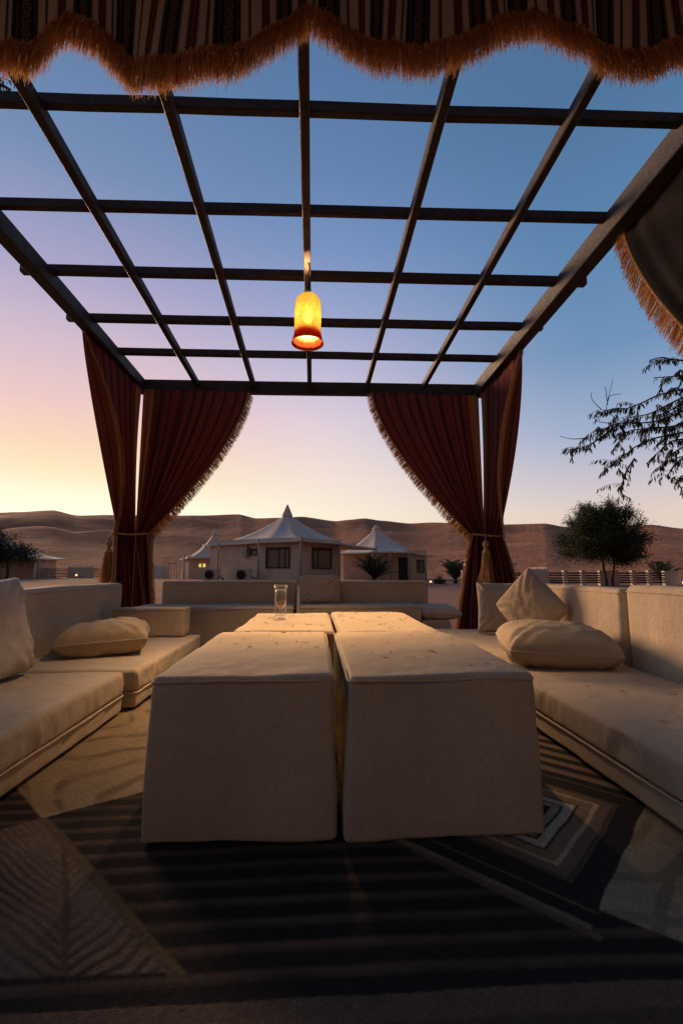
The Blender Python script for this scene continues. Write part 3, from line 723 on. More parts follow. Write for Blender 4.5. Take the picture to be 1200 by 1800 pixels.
# ------------------------------------------------------------------ pendant lamp
LX, LY, LDZ = -.066, 3.125, 0
def build_lamp(label, lx, ly, dz, power):
    t = thing('pendant_lamp', label, 'lamp', (lx, ly, 2.43+dz))
    pr = [(.046, 2.802), (.062, 2.797), (.078, 2.782), (.090, 2.756), (.096, 2.72), (.098, 2.67), (.098, 2.61), (.096, 2.56), (.097, 2.52), (.101, 2.49), (.108, 2.46), (.117, 2.432)]
    inner = [(r-.004, z-.0005) for r, z in reversed(pr)]
    m, n, out = mat('amber_alabaster_shade')
    co = objco(n); sp = n.new('ShaderNodeSeparateXYZ'); n.link(co, sp.inputs[0])
    ns = n.noise(co, 38, 5, .62); ns2 = n.noise(co, 9, 3)
    amber = n.mix(n.mrange(ns, .35, .7), (.072, .070, .027), (.100, .106, .050))
    spots = n.mrange(n.noise(co, 60, 2), .66, .74)
    amber = n.mix(n.m('MULTIPLY', spots, .55), amber, (.040, .024, .006))
    zz = n.m('ADD', sp.outputs[2], n.m('MULTIPLY', n.m('SUBTRACT', ns2, .5), .03))
    band = n.m('MULTIPLY', n.mrange(zz, .055, .105, 1, 0, True), n.mrange(zz, .0, .012))
    c = n.mix(n.m('MULTIPLY', band, .93), amber, (.062, .0032, .0006))
    tn = n.new('ShaderNodeBsdfTranslucent'); n.link(c, tn.inputs[0])
    df = bsdf(n, None, c, .5, None, 0)
    tp = n.new('ShaderNodeBsdfTransparent'); n.link(n.mix(n.m('MULTIPLY', band, .9), (1, .70, .34), (.7, .08, .02)), tp.inputs[0])
    m1 = n.new('ShaderNodeMixShader'); m1.inputs[0].default_value = .42; n.link(df, m1.inputs[1]); n.link(tn.outputs[0], m1.inputs[2])
    m2 = n.new('ShaderNodeMixShader'); m2.inputs[0].default_value = .08; n.link(m1.outputs[0], m2.inputs[1]); n.link(tp.outputs[0], m2.inputs[2])
    n.link(m2.outputs[0], out.inputs[0])
    sh = obj('lamp_shade', lathe([(r, z+dz) for r, z in pr+inner], (lx, ly), 48), m, t)
    obj('hook_cord', tube([(lx, ly, 3.07+dz), (lx+.012, ly, 3.02+dz), (lx-.008, ly, 2.95+dz), (lx, ly, 2.86+dz)], .006, 6), M['timber'], t)
    for k in range(3):
        a = k*2.094+.5; obj('hanger', tube([(lx, ly, 2.87+dz), (lx+.05*math.cos(a), ly+.05*math.sin(a), 2.80+dz)], .003, 5), M['timber'], t)
    obj('socket', lathe([(.004, 2.87+dz), (.016, 2.868+dz), (.018, 2.716+dz), (.012, 2.703+dz), (0, 2.703+dz)], (lx, ly), 14), M['timber'], t)
    mb, nb, ob = mat('lit_bulb_glass'); e = nb.new('ShaderNodeEmission'); e.inputs[0].default_value = (1, .74, .40, 1); e.inputs[1].default_value = 330; nb.link(e.outputs[0], ob.inputs[0])
    obj('bulb', lathe([(.002, 2.704+dz), (.013, 2.697+dz), (.02, 2.672+dz), (.030, 2.647+dz), (.032, 2.627+dz), (.026, 2.604+dz), (.012, 2.591+dz), (0, 2.589+dz)], (lx, ly), 20), mb, t)
    L = bpy.data.lights.new('bulb_light', 'POINT'); L.energy = power; L.color = (1, .60, .27); L.shadow_soft_size = .042
    lo = bpy.data.objects.new('bulb_light', L); COL.objects.link(lo); lo.parent = t; lo.location = (0, 0, .200)
    return t
build_lamp('glowing amber bell lamp with red band hanging from the middle rafter', LX, LY, 0, 820)

# ------------------------------------------------------------------ table of four upholstered cubes
def ottoman(label, x0, x1, y0, y1, h, seed, m='canvas'):
    t = thing('ottoman', label, 'ottoman', ((x0+x1)/2, (y0+y1)/2, 0), 'canvas cubes pushed together as a table')
    obj('fitted_cover', soft_box(x0, x1, y0, y1, .014, h, .015, .032, .005, .010, 2.6, .006, .012, seed), M[m], t)
    obj('top_seam', loop_tube(rim(x0-.001, x1+.001, y0-.001, y1+.001, h-.016, .016, 5, .005, seed), .0045, 6), M[m], t)
    return t
ottoman('front canvas table cube below the wine glass side, plain face towards the viewer', -.488, .059, 1.455, 2.485, .48, 1)
ottoman('front canvas table cube beside the right-hand sofa, broad plain face', .105, .686, 1.445, 2.452, .48, 2)
ottoman('back canvas table cube with the two glasses on it', -.432, .103, 2.500, 3.56, .48, 3)
ottoman('back canvas table cube without glasses, under the lamp', .128, .682, 2.470, 3.61, .48, 4)

# ------------------------------------------------------------------ seating
def mattress(label, x0, x1, y0, y1, h, seed, m, pleat=.060, group='low seat mattresses'):
    t = thing('seat_mattress', label, 'mattress', ((x0+x1)/2, (y0+y1)/2, 0), group)
    zs = h*.46
    obj('top_cushion', soft_box(x0, x1, y0, y1, zs+.001, h, .022, .017, .006, .008, 2.6, pleat, 0, seed), M[m], t)
    obj('base_cushion', soft_box(x0+.003, x1-.003, y0+.003, y1-.003, .03, zs+.0, .014, .05, .0, .006, 4, pleat*.5, 0, seed+5), M[m], t)
    obj('piping', loop_tube(rim(x0-.002, x1+.002, y0-.002, y1+.002, zs+.001, .024, 5, .002, seed), .0058, 6), M[m], t)
    obj('underside_shade', box(x0+.05, x1-.05, y0+.05, y1-.05, .012, .04), M['hem_shadow'], t, smooth=False)  # dark block standing in for the shade under the mattress
    return t
mattress('low canvas seat mattress at the near left, wrinkled side facing the table', -1.80, -1.055, .55, 2.70, .245, 11, 'canvas_left')
mattress('low canvas seat mattress with the flat pillow and end bolster on it', -1.80, -1.005, 2.755, 4.22, .24, 12, 'canvas_left')
mattress('long low canvas seat mattress along the right side, leaf bits on it', 1.085, 1.825, .55, 4.40, .245, 13, 'canvas')
mattress('short low canvas seat piece with the small flat pillow, beyond the table', 1.095, 1.40, 4.70, 5.12, .29, 14, 'canvas', .004)
def backrest(label, x0, x1, y0, y1, z0, z1, seed, m, r=.03):
    t = thing('backrest_cushion', label, 'backrest', ((x0+x1)/2, (y0+y1)/2, z0), 'upright back cushions of the seating')
    obj('cover', soft_box(x0, x1, y0, y1, z0, z1, r, .035, .004, .006, 3, .0, 0, seed), M[m], t)
    obj('piping', loop_tube([(x, y, z) for x, y, z in rim(x0-.001, x1+.001, y0-.001, y1+.001, z1-r*.9, r, 4, .002, seed)], .004, 5), M[m], t)
    return t
backrest('long grey back cushion behind the flat pillow, against the left curtain', -1.955, -1.805, 2.62, 4.455, .02, .682, 21, 'canvas_left')
backrest('grey back cushion behind the big upright pillow at the left edge', -1.955, -1.805, .6, 2.58, .02, .684, 22, 'canvas_left')
backrest('back cushion on the right half hidden by the leaning diamond pillow', 1.835, 1.985, 2.69, 4.20, .02, .69, 23, 'canvas')
backrest('wide back cushion cut off at the right edge', 1.832, 1.985, .9, 2.645, .02, .715, 24, 'canvas', .04)
backrest('far back cushion facing us between left curtain and the wine glass', -1.67, -.20, 5.15, 5.29, .02, .687, 25, 'canvas')
backrest('far back cushion facing us with an upright pillow before it', -.165, 1.28, 5.15, 5.29, .02, .686, 26, 'canvas')
t = thing('bolster', 'rectangular bolster block at the far end of the left seat', 'bolster', (-1.40, 4.12, .24), None)
obj('cover', soft_box(-1.69, -1.10, 4.0, 4.20, .247, .485, .02, .03, .0, .005, 4, 0, 0, 31), M['canvas'], t)
obj('piping', loop_tube(rim(-1.691, -1.099, 3.999, 4.201, .47, .02, 4, .002, 3), .004, 5), M['canvas'], t)
def bench(label, x0, x1, y0, y1, h, seed):
    t = thing('bench', label, 'bench', ((x0+x1)/2, (y0+y1)/2, 0), 'canvas benches across the far end')
    obj('fitted_cover', soft_box(x0, x1, y0, y1, .012, h, .02, .04, .004, .005, 3, 0, 0, seed), M['canvas'], t)
    obj('top_seam', loop_tube(rim(x0-.001, x1+.001, y0-.001, y1+.001, h-.02, .02, 4, .003, seed), .0045, 6), M['piping'], t)
bench('canvas bench at the far end beside the bolster, wide pale top', -1.79, -.215, 4.60, 5.12, .443, 41)
bench('canvas bench at the far end behind the table, nearer the tassel', -.155, 1.08, 4.66, 5.10, .446, 42)

make_pillow('big slumped pillow standing on the left seat, cut by the left edge', (-1.625, 2.36, .50), (0, 1, .05), (-.30, .05, 1), .62, .55, .24, M['pillow_grey'], 51, wr=.016, slump=.05)
make_pillow('gold-lit pillow lying flat on the left seat before the bolster', (-1.43, 3.30, .345), (.96, .30, .05), (-.30, .95, .02), .58, .46, .23, M['pillow'], 52, wr=.016)
make_pillow('upright square pillow at the far end of the right seat, gathered top edge', (1.665, 4.03, .475), (.94, -.34, .0), (.03, .24, 1), .46, .47, .17, M['pillow'], 53, wr=.014)
make_pillow('pillow standing on one corner like a diamond against the right backrest', (1.635, 3.44, .525), (.40, -.58, .70), (-.38, .60, .72), .445, .445, .17, M['pillow'], 54, wr=.010, pinch=.05)
make_pillow('fat pillow lying on the right seat in front of the others, seam facing us', (1.44, 2.74, .362), (.975, -.20, -.035), (.20, .97, .10), .63, .46, .25, M['pillow'], 55, wr=.014, pinch=.03, blunt=.05)
make_pillow('flat square pillow propped against the far back cushion', (.055, 5.08, .60), (1, 0, 0), (0, .18, 1), .45, .30, .08, M['canvas'], 56, wr=.012, pinch=.02)
make_pillow('small dull pillow lying at the far end beside the tasselled curtain', (1.29, 4.92, .365), (.99, .1, -.02), (-.1, .98, .06), .48, .40, .15, M['pillow_grey'], 57, wr=.012)

# ------------------------------------------------------------------ glasses
mg, ng, og = mat('clear_glass')
lw = ng.new('ShaderNodeLayerWeight'); lw.inputs[0].default_value = .42
gl = ng.new('ShaderNodeBsdfGlossy'); gl.inputs['Roughness'].default_value = .06; gl.inputs[0].default_value = (1, 1, 1, 1)
df_ = ng.new('ShaderNodeBsdfDiffuse'); df_.inputs[0].default_value = (.75, .72, .66, 1)
tr_ = ng.new('ShaderNodeBsdfTransparent'); tr_.inputs[0].default_value = (.95, .95, .94, 1)
e1 = ng.new('ShaderNodeMixShader'); e1.inputs[0].default_value = .45; ng.link(gl.outputs[0], e1.inputs[1]); ng.link(df_.outputs[0], e1.inputs[2])
e2 = ng.new('ShaderNodeMixShader'); ng.put(ng.mrange(lw.outputs['Facing'], .25, 1., .05, .8), e2.inputs[0]); ng.link(tr_.outputs[0], e2.inputs[1]); ng.link(e1.outputs[0], e2.inputs[2])  # diffuse white on grazing edges imitates light caught by the rims
ng.link(e2.outputs[0], og.inputs[0])
ml, nl, ol = mat('pale_amber_drink'); t2_ = nl.new('ShaderNodeBsdfTransparent'); t2_.inputs[0].default_value = (.95, .70, .38, 1)
g2 = nl.new('ShaderNodeBsdfGlossy'); g2.inputs['Roughness'].default_value = .03
m2_ = nl.new('ShaderNodeMixShader'); m2_.inputs[0].default_value = .08; nl.link(t2_.outputs[0], m2_.inputs[1]); nl.link(g2.outputs[0], m2_.inputs[2]); nl.link(m2_.outputs[0], ol.inputs[0])
TZ = .487
gx, gy = -.222, 3.05
t = thing('wine_glass', 'stemmed wine glass with a little drink on the back table cube', 'wine glass', (gx, gy, TZ), None)
prof = [(.0, 0), (.034, .0005), (.035, .002), (.02, .006), (.006, .012), (.0042, .022), (.0042, .058), (.007, .068), (.018, .078), (.031, .092), (.037, .11), (.0375, .13), (.0355, .165), (.0345, .190), (.0335, .1905), (.0345, .165), (.0362, .13), (.0357, .11), (.030, .094), (.017, .081), (.004, .075), (0, .0745)]
obj('glass_body', lathe([(r, z+TZ) for r, z in prof], (gx, gy), 32), mg, t)
obj('drink', lathe([(0, TZ+.0755), (.004, TZ+.076), (.0168, TZ+.0818), (.0296, TZ+.0945), (.0345, TZ+.1065), (0, TZ+.1065)], (gx, gy), 28), ml, t)
gx, gy = -.232, 3.165
t = thing('tumbler', 'straight glass tumbler standing behind the wine glass', 'tumbler', (gx, gy, TZ), None)
prof = [(0, 0), (.034, 0), (.036, .003), (.0385, .03), (.043, .19), (.046, .215), (.0445, .2152), (.0415, .19), (.0368, .03), (.034, .012), (0, .012)]
obj('glass_body', lathe([(r, z+TZ) for r, z in prof], (gx, gy), 32), mg, t)
# ------------------------------------------------------------------ dry leaf bits on the cloth tops
def litter():
    V, F = [], []; R = random.Random(3)
    spots = [(-.45, .04, 1.5, 2.45, .486, 20), (.13, .65, 1.5, 2.42, .486, 26), (-.40, .09, 2.55, 3.5, .487, 30), (.15, .66, 2.5, 3.55, .487, 38), (1.15, 1.75, 1.0, 2.4, .250, 30), (1.15, 1.75, 3.1, 4.3, .250, 16), (-1.7, -1.1, 1.2, 2.6, .252, 8), (-1.6, -.3, 4.65, 5.05, .446, 10)]
    for x0, x1, y0, y1, z, n in spots:
        for _ in range(n):
            x, y = R.uniform(x0, x1), R.uniform(y0, y1); L = R.choice([.006, .008, .01, .014, .02]) * R.uniform(.7, 1.2); wd = L*R.uniform(.18, .5); a = R.uniform(0, 6.28)
            dx_, dy_ = math.cos(a), math.sin(a); b = len(V)
            for s, ww, zz in ((-1, .2, .002), (-.2, 1, .004), (.4, .8, .0035), (1, .15, .006)):
                V.append((x+dx_*L*s-dy_*wd*ww, y+dy_*L*s+dx_*wd*ww, z+zz)); V.append((x+dx_*L*s+dy_*wd*ww, y+dy_*L*s-dx_*wd*ww, z+zz+.002))
            for k in range(3): F.append((b+2*k, b+2*k+1, b+2*k+3, b+2*k+2))
    o = obj('leaf_litter', (V, F), simple('dry_brown_leaf', (.17, .10, .055), .9, .5, 60), kind='stuff')
    tag(o, 'tiny dry leaf bits scattered over the table cubes and seats', 'leaf litter')
litter()

# ------------------------------------------------------------------ tented lodges
M['plaster'] = simple('pale_canvas_wall', (.58, .455, .355), .9, .12, .9, .35, 9, .02)
M['tent_roof'] = simple('pale_grey_tent_canvas', (.58, .495, .415), .85, .12, .6, .3, 7, .02)
M['window_frame'] = simple('dark_window_frame', (.035, .03, .027), .6)
M['pole'] = simple('pale_wood_pole', (.38, .31, .25), .8)
M['rope'] = simple('pale_rope', (.40, .34, .28), .9)
M['white_wall'] = simple('whitewashed_wall', (.66, .575, .48), .9, .12, 1.5, .4, 12, .02)
M['rail'] = simple('weathered_dark_rail', (.085, .058, .042), .85)
M['machine'] = simple('off_white_metal_casing', (.46, .43, .39), .6)
M['black'] = simple('black_grille', (.015, .014, .014), .6)
mm, n_, o_ = mat('window_pane'); b_ = bsdf(n_, o_, (.19, .16, .13), .15, None, .5)
M['pane'] = mm
def emis(name, c, s):
    m, t, out = mat(name); e = t.new('ShaderNodeEmission'); e.inputs[0].default_value = (*c, 1); e.inputs[1].default_value = s; t.link(e.outputs[0], out.inputs[0]); return m
M['glow'] = emis('lit_window_glow', (1, .66, .18), .95)
M['lamp_glow'] = emis('garden_lamp_glow', (1, .62, .22), 1.5)
def wallpt(p, q, f, off=0.):
    d = Vector((q[0]-p[0], q[1]-p[1], 0)); n = Vector((d.y, -d.x, 0)).normalized()
    return Vector((p[0], p[1], 0))+d*f+n*off
def panel(p, q, f0, f1, z0, z1, d0, d1):
    """box lying on wall p-q between fractions and heights, from offset d0 to d1 outwards"""
    a, b, c, d = wallpt(p, q, f0, d1), wallpt(p, q, f1, d1), wallpt(p, q, f1, d0), wallpt(p, q, f0, d0)
    V = [(v.x, v.y, z0) for v in (a, b, c, d)]+[(v.x, v.y, z1) for v in (a, b, c, d)]
    return V, BOXF
def window(root, p, q, f0, f1, z0, z1, mull=(.5,), pane=None):
    L = (Vector(q)-Vector(p)).length; e = .09/L
    fr = obj('window', join([panel(p, q, f0, f0+e*1.4, z0, z1, -.02, .07), panel(p, q, f1-e, f1, z0, z1, -.02, .07), panel(p, q, f0+e*1.4, f1-e, z1-.16, z1, -.02, .068), panel(p, q, f0+e*1.4, f1-e, z0, z0+.07, -.02, .068)]), M['window_frame'], root, smooth=False)
    obj('pane', panel(p, q, f0+e*1.4, f1-e, z0+.07, z1-.16, -.05, .018), pane or M['pane'], fr, smooth=False)
    for f in mull:
        c = f0+(f1-f0)*f; obj('mullion', panel(p, q, c-.3*e, c+.3*e, z0+.07, z1-.16, .02, .055), M['window_frame'], fr, smooth=False)
    return fr
def tent(label, apex, eaves, body, wall_h, cap, poles, p=1.84, group='white peaked tent lodges', scallop=.035):
    cx = sum(b[0] for b in body)/len(body); cy = sum(b[1] for b in body)/len(body)
    root = thing('tent_lodge', label, 'tent', (cx, cy, 0), group)
    # walls with real thickness, slightly leaning
    for i in range(len(body)):
        a, b = body[i], body[(i+1) % len(body)]
        obj('wall', panel(a, b, 0, 1, -.15, wall_h, -.18, 0), M['plaster'], root, smooth=False)
    # roof : concave canvas cone
    ra, nseg, nr = .26, 8, 16
    loop = []
    for i in range(len(eaves)):
        a, b = Vector(eaves[i]), Vector(eaves[(i+1) % len(eaves)])
        for k in range(nseg):
            f = k/nseg; e = a.lerp(b, f); s = math.sin(math.pi*f)*scallop
            e = e+(Vector((apex[0], apex[1], e.z))-e)*s; loop.append(e)
    V, F, n = [], [], len(loop); zc = cap[0]
    for j in range(nr+1):
        t = j/nr
        for i, e in enumerate(loop):
            d = Vector((e.x-apex[0], e.y-apex[1], 0)); r0 = d.normalized()*ra
            q = r0.lerp(d, t); z = e.z+(zc-e.z)*(1-t)**p
            rid = .05*math.sin(math.pi*(i % nseg)/nseg)*math.sin(math.pi*t)
            V.append((apex[0]+q.x, apex[1]+q.y, z-rid))
    for i, e in enumerate(loop): V.append((e.x, e.y, e.z-.14))
    for j in range(nr+1):
        for i in range(n): i2 = (i+1) % n; F.append((j*n+i, j*n+i2, (j+1)*n+i2, (j+1)*n+i))
    rf = obj('roof', (V, F), M['tent_roof'], root)
    obj('finial', lathe([(ra*.9, zc-.1), (ra*1.55, zc-.03), (ra*1.5, zc+.06), (ra*.8, zc+(cap[1]-zc)*.55), (.03, cap[1]), (0, cap[1])], apex, 16), M['tent_roof'], rf, auto=40)
    for (x, y, z, ax, ay) in poles:
        obj('pole', tube([(x, y, -.1), (x, y, z)], .06, 8), M['pole'], root)
        obj('guy_rope', tube([(x, y, z-.1), (ax, ay, 0)], .022, 5), M['rope'], root)
    return root
body = [(-7.67, 34), (-3.63, 31), (-.86, 29.6), (1.82, 33), (1.2, 38), (-6, 39.5)]
eav = [(-8.26, 34, 2.70), (-3.64, 30.2, 2.74), (-.86, 28.7, 2.76), (1.65, 31.0, 2.72), (4.65, 34, 2.46), (3.2, 39, 2.7), (-5.8, 40.5, 2.7)]
T1 = tent('largest pale tent lodge in the middle with two dark windows', (-2.10, 34), eav, body, 2.95, (4.85, 5.72),
    [(-3.72, 30.3, 2.9, -3.45, 29.4), (-.90, 28.8, 2.92, -1.05, 27.8), (1.66, 31.2, 2.9, 1.2, 30.2), (-6.9, 33.0, 2.8, -6.3, 31.9), (4.5, 33.8, 2.6, 5.6, 32.6)])
A, B, C, D = body[0], body[1], body[2], body[3]
window(T1, B, C, .13, .72, .95, 2.33, (.55, .80))
window(T1, C, D, .24, .74, .92, 2.33, (.30,))
window(T1, A, B, .80, .95, 1.82, 2.28, ())
obj('meter_box', panel(A, B, .70, .785, 1.7, 2.45, 0, .28), M['pole'], T1, smooth=False)
body2 = [(2.6, 42), (6.4, 40.3), (8.31, 39.2), (9.93, 40.4), (9.6, 46), (3, 46.5)]
eav2 = [(1.9, 41.5, 2.40), (4.9, 38.3, 2.42), (7.9, 38.0, 2.42), (10.5, 40.3, 2.16), (10.2, 46, 2.4), (5, 48, 2.4), (1.7, 45.5, 2.4)]
T2 = tent('pale tent lodge right of the largest one, with a dark doorway', (5.75, 42.5), eav2, body2, 2.6, (4.68, 5.12),
    [(4.9, 38.4, 2.6, 6.9, 37.2), (7.85, 38.1, 2.65, 8.6, 37.0), (9.6, 39.4, 2.5, 10.3, 38.8), (6.3, 38.2, 2.5, 5.6, 37.0)])
obj('door', panel(body2[1], body2[2], .46, .84, 0, 1.95, -.1, .04), M['window_frame'], T2, smooth=False)
window(T2, body2[2], body2[3], .34, .80, .62, 1.75, (.4,))
body3 = [(-13.0, 46.2), (-12.1, 44.8), (-9.8, 44.6), (-8.3, 47), (-9, 50), (-12.6, 50)]
eav3 = [(-13.3, 46, 1.98), (-12.0, 43.9, 2.05), (-9.6, 43.8, 2.1), (-7.4, 47, 2.1), (-8.4, 51, 2.1), (-12.8, 51, 2.1)]
T3 = tent('small tent lodge left of the largest one with a lit yellow window', (-9.95, 46.2), eav3, body3, 2.2, (4.35, 4.95), [(-12.3, 44.0, 2.3, -12.7, 43.1)])
fw = obj('lit_window', panel(body3[1], body3[2], .43, .70, 1.14, 1.44, -.02, .03), M['glow'], T3, smooth=False); obj('mullion', panel(body3[1], body3[2], .53, .60, 1.16, 1.42, .031, .06), M['window_frame'], fw, smooth=False)
body4 = [(-42, 51), (-35, 49.5), (-29.6, 50.2), (-30.5, 56), (-41, 57)]
eav4 = [(-43, 50, 2.2), (-35, 48.3, 2.25), (-28.6, 49.6, 2.08), (-29.5, 57, 2.2), (-42, 58, 2.2)]
T4 = tent('low tent lodge at the far left edge under a dark bush', (-35, 53), eav4, body4, 2.25, (4.6, 5.2), [(-32.0, 48.8, 2.4, -31.4, 47.8), (-28.7, 49.4, 2.3, -28.2, 48.3)])
body5 = [(12.6, 36.5), (14.6, 35.2), (15.5, 35.6), (15.4, 39), (12.8, 39)]
eav5 = [(12.0, 36, 1.5), (14.3, 34.6, 1.5), (15.95, 35.3, 1.38), (15.8, 40, 1.5), (12.3, 40, 1.5)]
T5 = tent('small tent lodge peeking out behind the right curtain', (13.9, 37.2), eav5, body5, 1.6, (2.75, 3.1), [(15.2, 34.9, 1.7, 16.0, 34.4)])
# air conditioners standing by the walls
def ac(label, x, y, ry):
    t = thing('air_conditioner', label, 'air conditioner', (x, y, 0), 'outdoor cooling units by the lodge wall')
    obj('casing', join([box(x-.48, x+.48, y-.18, y+.18, .12, .92)]), M['machine'], t, smooth=False)
    obj('stand', join([box(x-.42, x-.34, y-.16, y+.16, -.05, .118), box(x+.34, x+.42, y-.16, y+.16, -.05, .118)]), M['rail'], t, smooth=False)
    g = [(x-.16+.30*math.cos(a), y-.19, .53+.30*math.sin(a)) for a in np.linspace(0, 2*math.pi, 24, endpoint=False)]
    V = g+[(p[0], y-.215, p[2]) for p in g]; F = [tuple(range(24, 48))]+[(i, (i+1) % 24, 24+(i+1) % 24, 24+i) for i in range(24)]
    obj('fan_grille', (V, F), M['black'], t, smooth=False)
    obj('pipe', tube([(x+.48, y, .4), (x+.7, y, .3), (x+.85, y-.1, .1), (x+1.0, y-.05, .05)], .04, 6), M['black'], t)
ac('outdoor cooling unit near the left end of the largest lodge', -7.0, 31.8, 0)
ac('outdoor cooling unit nearer the middle of the largest lodge wall', -4.62, 30.3, 0)

# ------------------------------------------------------------------ fences and whitewashed wall panels
def wall_panel(label, p, q, h, cren=6, th=.22):
    t = thing('wall_panel', label, 'wall', ((p[0]+q[0])/2, (p[1]+q[1])/2, 0), 'whitewashed wall panels in the fence line')
    obj('wall', panel(p, q, 0, 1, -.1, h, -th, 0), M['white_wall'], t, smooth=False)
    if cren:
        for i in range(cren):
            c = (i+.5)/cren; s = .30/cren
            obj('merlon', join([panel(p, q, c-s, c+s, h-.002, h+.09, -th, -.001), panel(p, q, c-s*.55, c+s*.55, h+.088, h+.17, -th+.02, -.02)]), M['white_wall'], t, smooth=False)
def fence(label, p, q, posts, nrail, h):
    t = thing('rail_fence', label, 'fence', (p[0], p[1], 0), 'dark rail fences between white posts')
    for f in posts:
        c = wallpt(p, q, f); obj('post', join([box(c.x-.10, c.x+.10, c.y-.10, c.y+.10, -.1, h+.02), box(c.x-.125, c.x+.125, c.y-.125, c.y+.125, h+.018, h+.07)]), M['white_wall'], t, smooth=False)
    for k in range(nrail):
        z = .16+(h-.24)*k/(nrail-1); a, b = wallpt(p, q, 0), wallpt(p, q, 1)
        obj('rail', bar((a.x, a.y, z+random.uniform(-.01, .01)), (b.x, b.y, z+random.uniform(-.01, .01)), .06, .085, .01), M['rail'], t, smooth=False)
Yf = 24
fence('rail fence left of the crenellated wall panel, beside the right curtain', (8.2, 25.2), (11.4, 24.1), (.02, .45), 5, .74)
wall_panel('crenellated white wall panel right behind the diamond pillow', (11.5, 24), (12.52, 24), .80, 7)
fence('rail fence between the crenellated panel and the acacia tree', (12.55, 24.02), (15.35, 24.02), (.31, .66), 5, .74)
wall_panel('plain white wall panel behind the acacia trunks', (15.36, 24.0), (16.42, 24.0), .80, 0)
fence('rail fence right of the acacia tree', (16.45, 24.02), (19.0, 24.02), (.30, .66), 5, .74)
wall_panel('white wall panel at the right edge beside the garden light', (19.0, 24.0), (19.75, 24.0), .78, 0)
fence('rail fence next to the far left lodge', (-30.3, 52.2), (-29.4, 52.1), (.97,), 6, 1.05)
fence('rail fence between the left white post and the far crenellated panel', (-29.2, 52.1), (-27.1, 52.05), (.03,), 6, 1.05)
wall_panel('far crenellated white wall panel with a small garden light before it', (-27.06, 52), (-24.37, 52), 1.12, 9)
fence('far rail fence right of the left crenellated panel, before the left curtain', (-24.33, 52.02), (-22.1, 52.02), (.97,), 6, 1.05)
wall_panel('crenellated white wall behind the left curtain bundle', (-22.0, 51.5), (-15.2, 49.0), 1.25, 16)
def sticks():
    t = thing('stick_screen', 'screen of thin upright sticks left of the small tent lodge', 'screen', (-14.2, 46.6, 0))
    for k in range(7):
        x = -15.1+.27*k; obj('stick', tube([(x, 46.6, -.05), (x+random.uniform(-.1, .1), 46.6, 2.1+random.uniform(-.3, .35))], .035, 6), M['pole'], t)
    obj('cross_tie', tube([(-15.2, 46.55, 1.5), (-13.4, 46.55, 1.45)], .025, 6), M['pole'], t)
sticks()
def garden_light(label, x, y, z=.25, r=.10):
    t = thing('garden_light', label, 'lamp', (x, y, 0), 'small lit garden lights')
    obj('post', tube([(x, y, -.1), (x, y, z-r*.5)], .035, 8), M['rail'], t)
    obj('globe', lathe([(0, z-r), (r*.7, z-r*.7), (r, z), (r*.7, z+r*.7), (0, z+r)], (x, y), 14), M['lamp_glow'], t)
garden_light('lit garden light before the far left crenellated panel', -25.1, 50, .33, .12)
garden_light('lit garden light just right of the far benches', 6.6, 26, .17, .07)
garden_light('lit garden light by the right edge of the picture', 19.75, 23.6, .16, .10)
garden_light('lit garden light half hidden behind the right curtain', 8.95, 27.0, 1.15, .075)

# ------------------------------------------------------------------ trees and palms
def leaf_mat(name, col):
    m, t, out = mat(name); g = t.new('ShaderNodeNewGeometry'); r = g.outputs['Random Per Island']
    c = t.mix(r, tuple(x*.5 for x in col), tuple(x*1.5 for x in col))
    s1 = bsdf(t, None, c, .7, None, .3); tn = t.new('ShaderNodeBsdfTranslucent'); t.link(c, tn.inputs[0])
    mx = t.new('ShaderNodeMixShader'); mx.inputs[0].default_value = .3; t.link(s1, mx.inputs[1]); t.link(tn.outputs[0], mx.inputs[2]); t.link(mx.outputs[0], out.inputs[0]); return m
M['leaf'] = leaf_mat('acacia_leaf', (.050, .060, .030)); M['leaf_dark'] = leaf_mat('dark_leaf', (.030, .036, .022)); M['palm'] = leaf_mat('palm_leaf', (.045, .055, .035))
M['bark'] = simple('grey_brown_bark', (.075, .055, .042), .9, .35, 14, .9, 40, .02)
def leaves(V, F, c, n, sx, sz, ln, wd, R):
    for _ in range(n):
        p = Vector(c)+Vector((R.gauss(0, sx), R.gauss(0, sx), R.gauss(0, sz)))
        a = R.uniform(0, 6.28); d = Vector((math.cos(a), math.sin(a), R.uniform(-.7, .5))).normalized(); s = d.orthogonal().normalized()
        s = (s*math.cos(a*3)+d.cross(s)*math.sin(a*3))
        L = ln*R.uniform(.6, 1.3); w_ = wd*R.uniform(.6, 1.2); b = len(V)
        V += [tuple(p-s*w_*.3), tuple(p+d*L*.5-s*w_), tuple(p+d*L), tuple(p+d*L*.5+s*w_)]; F.append((b, b+1, b+2, b+3))
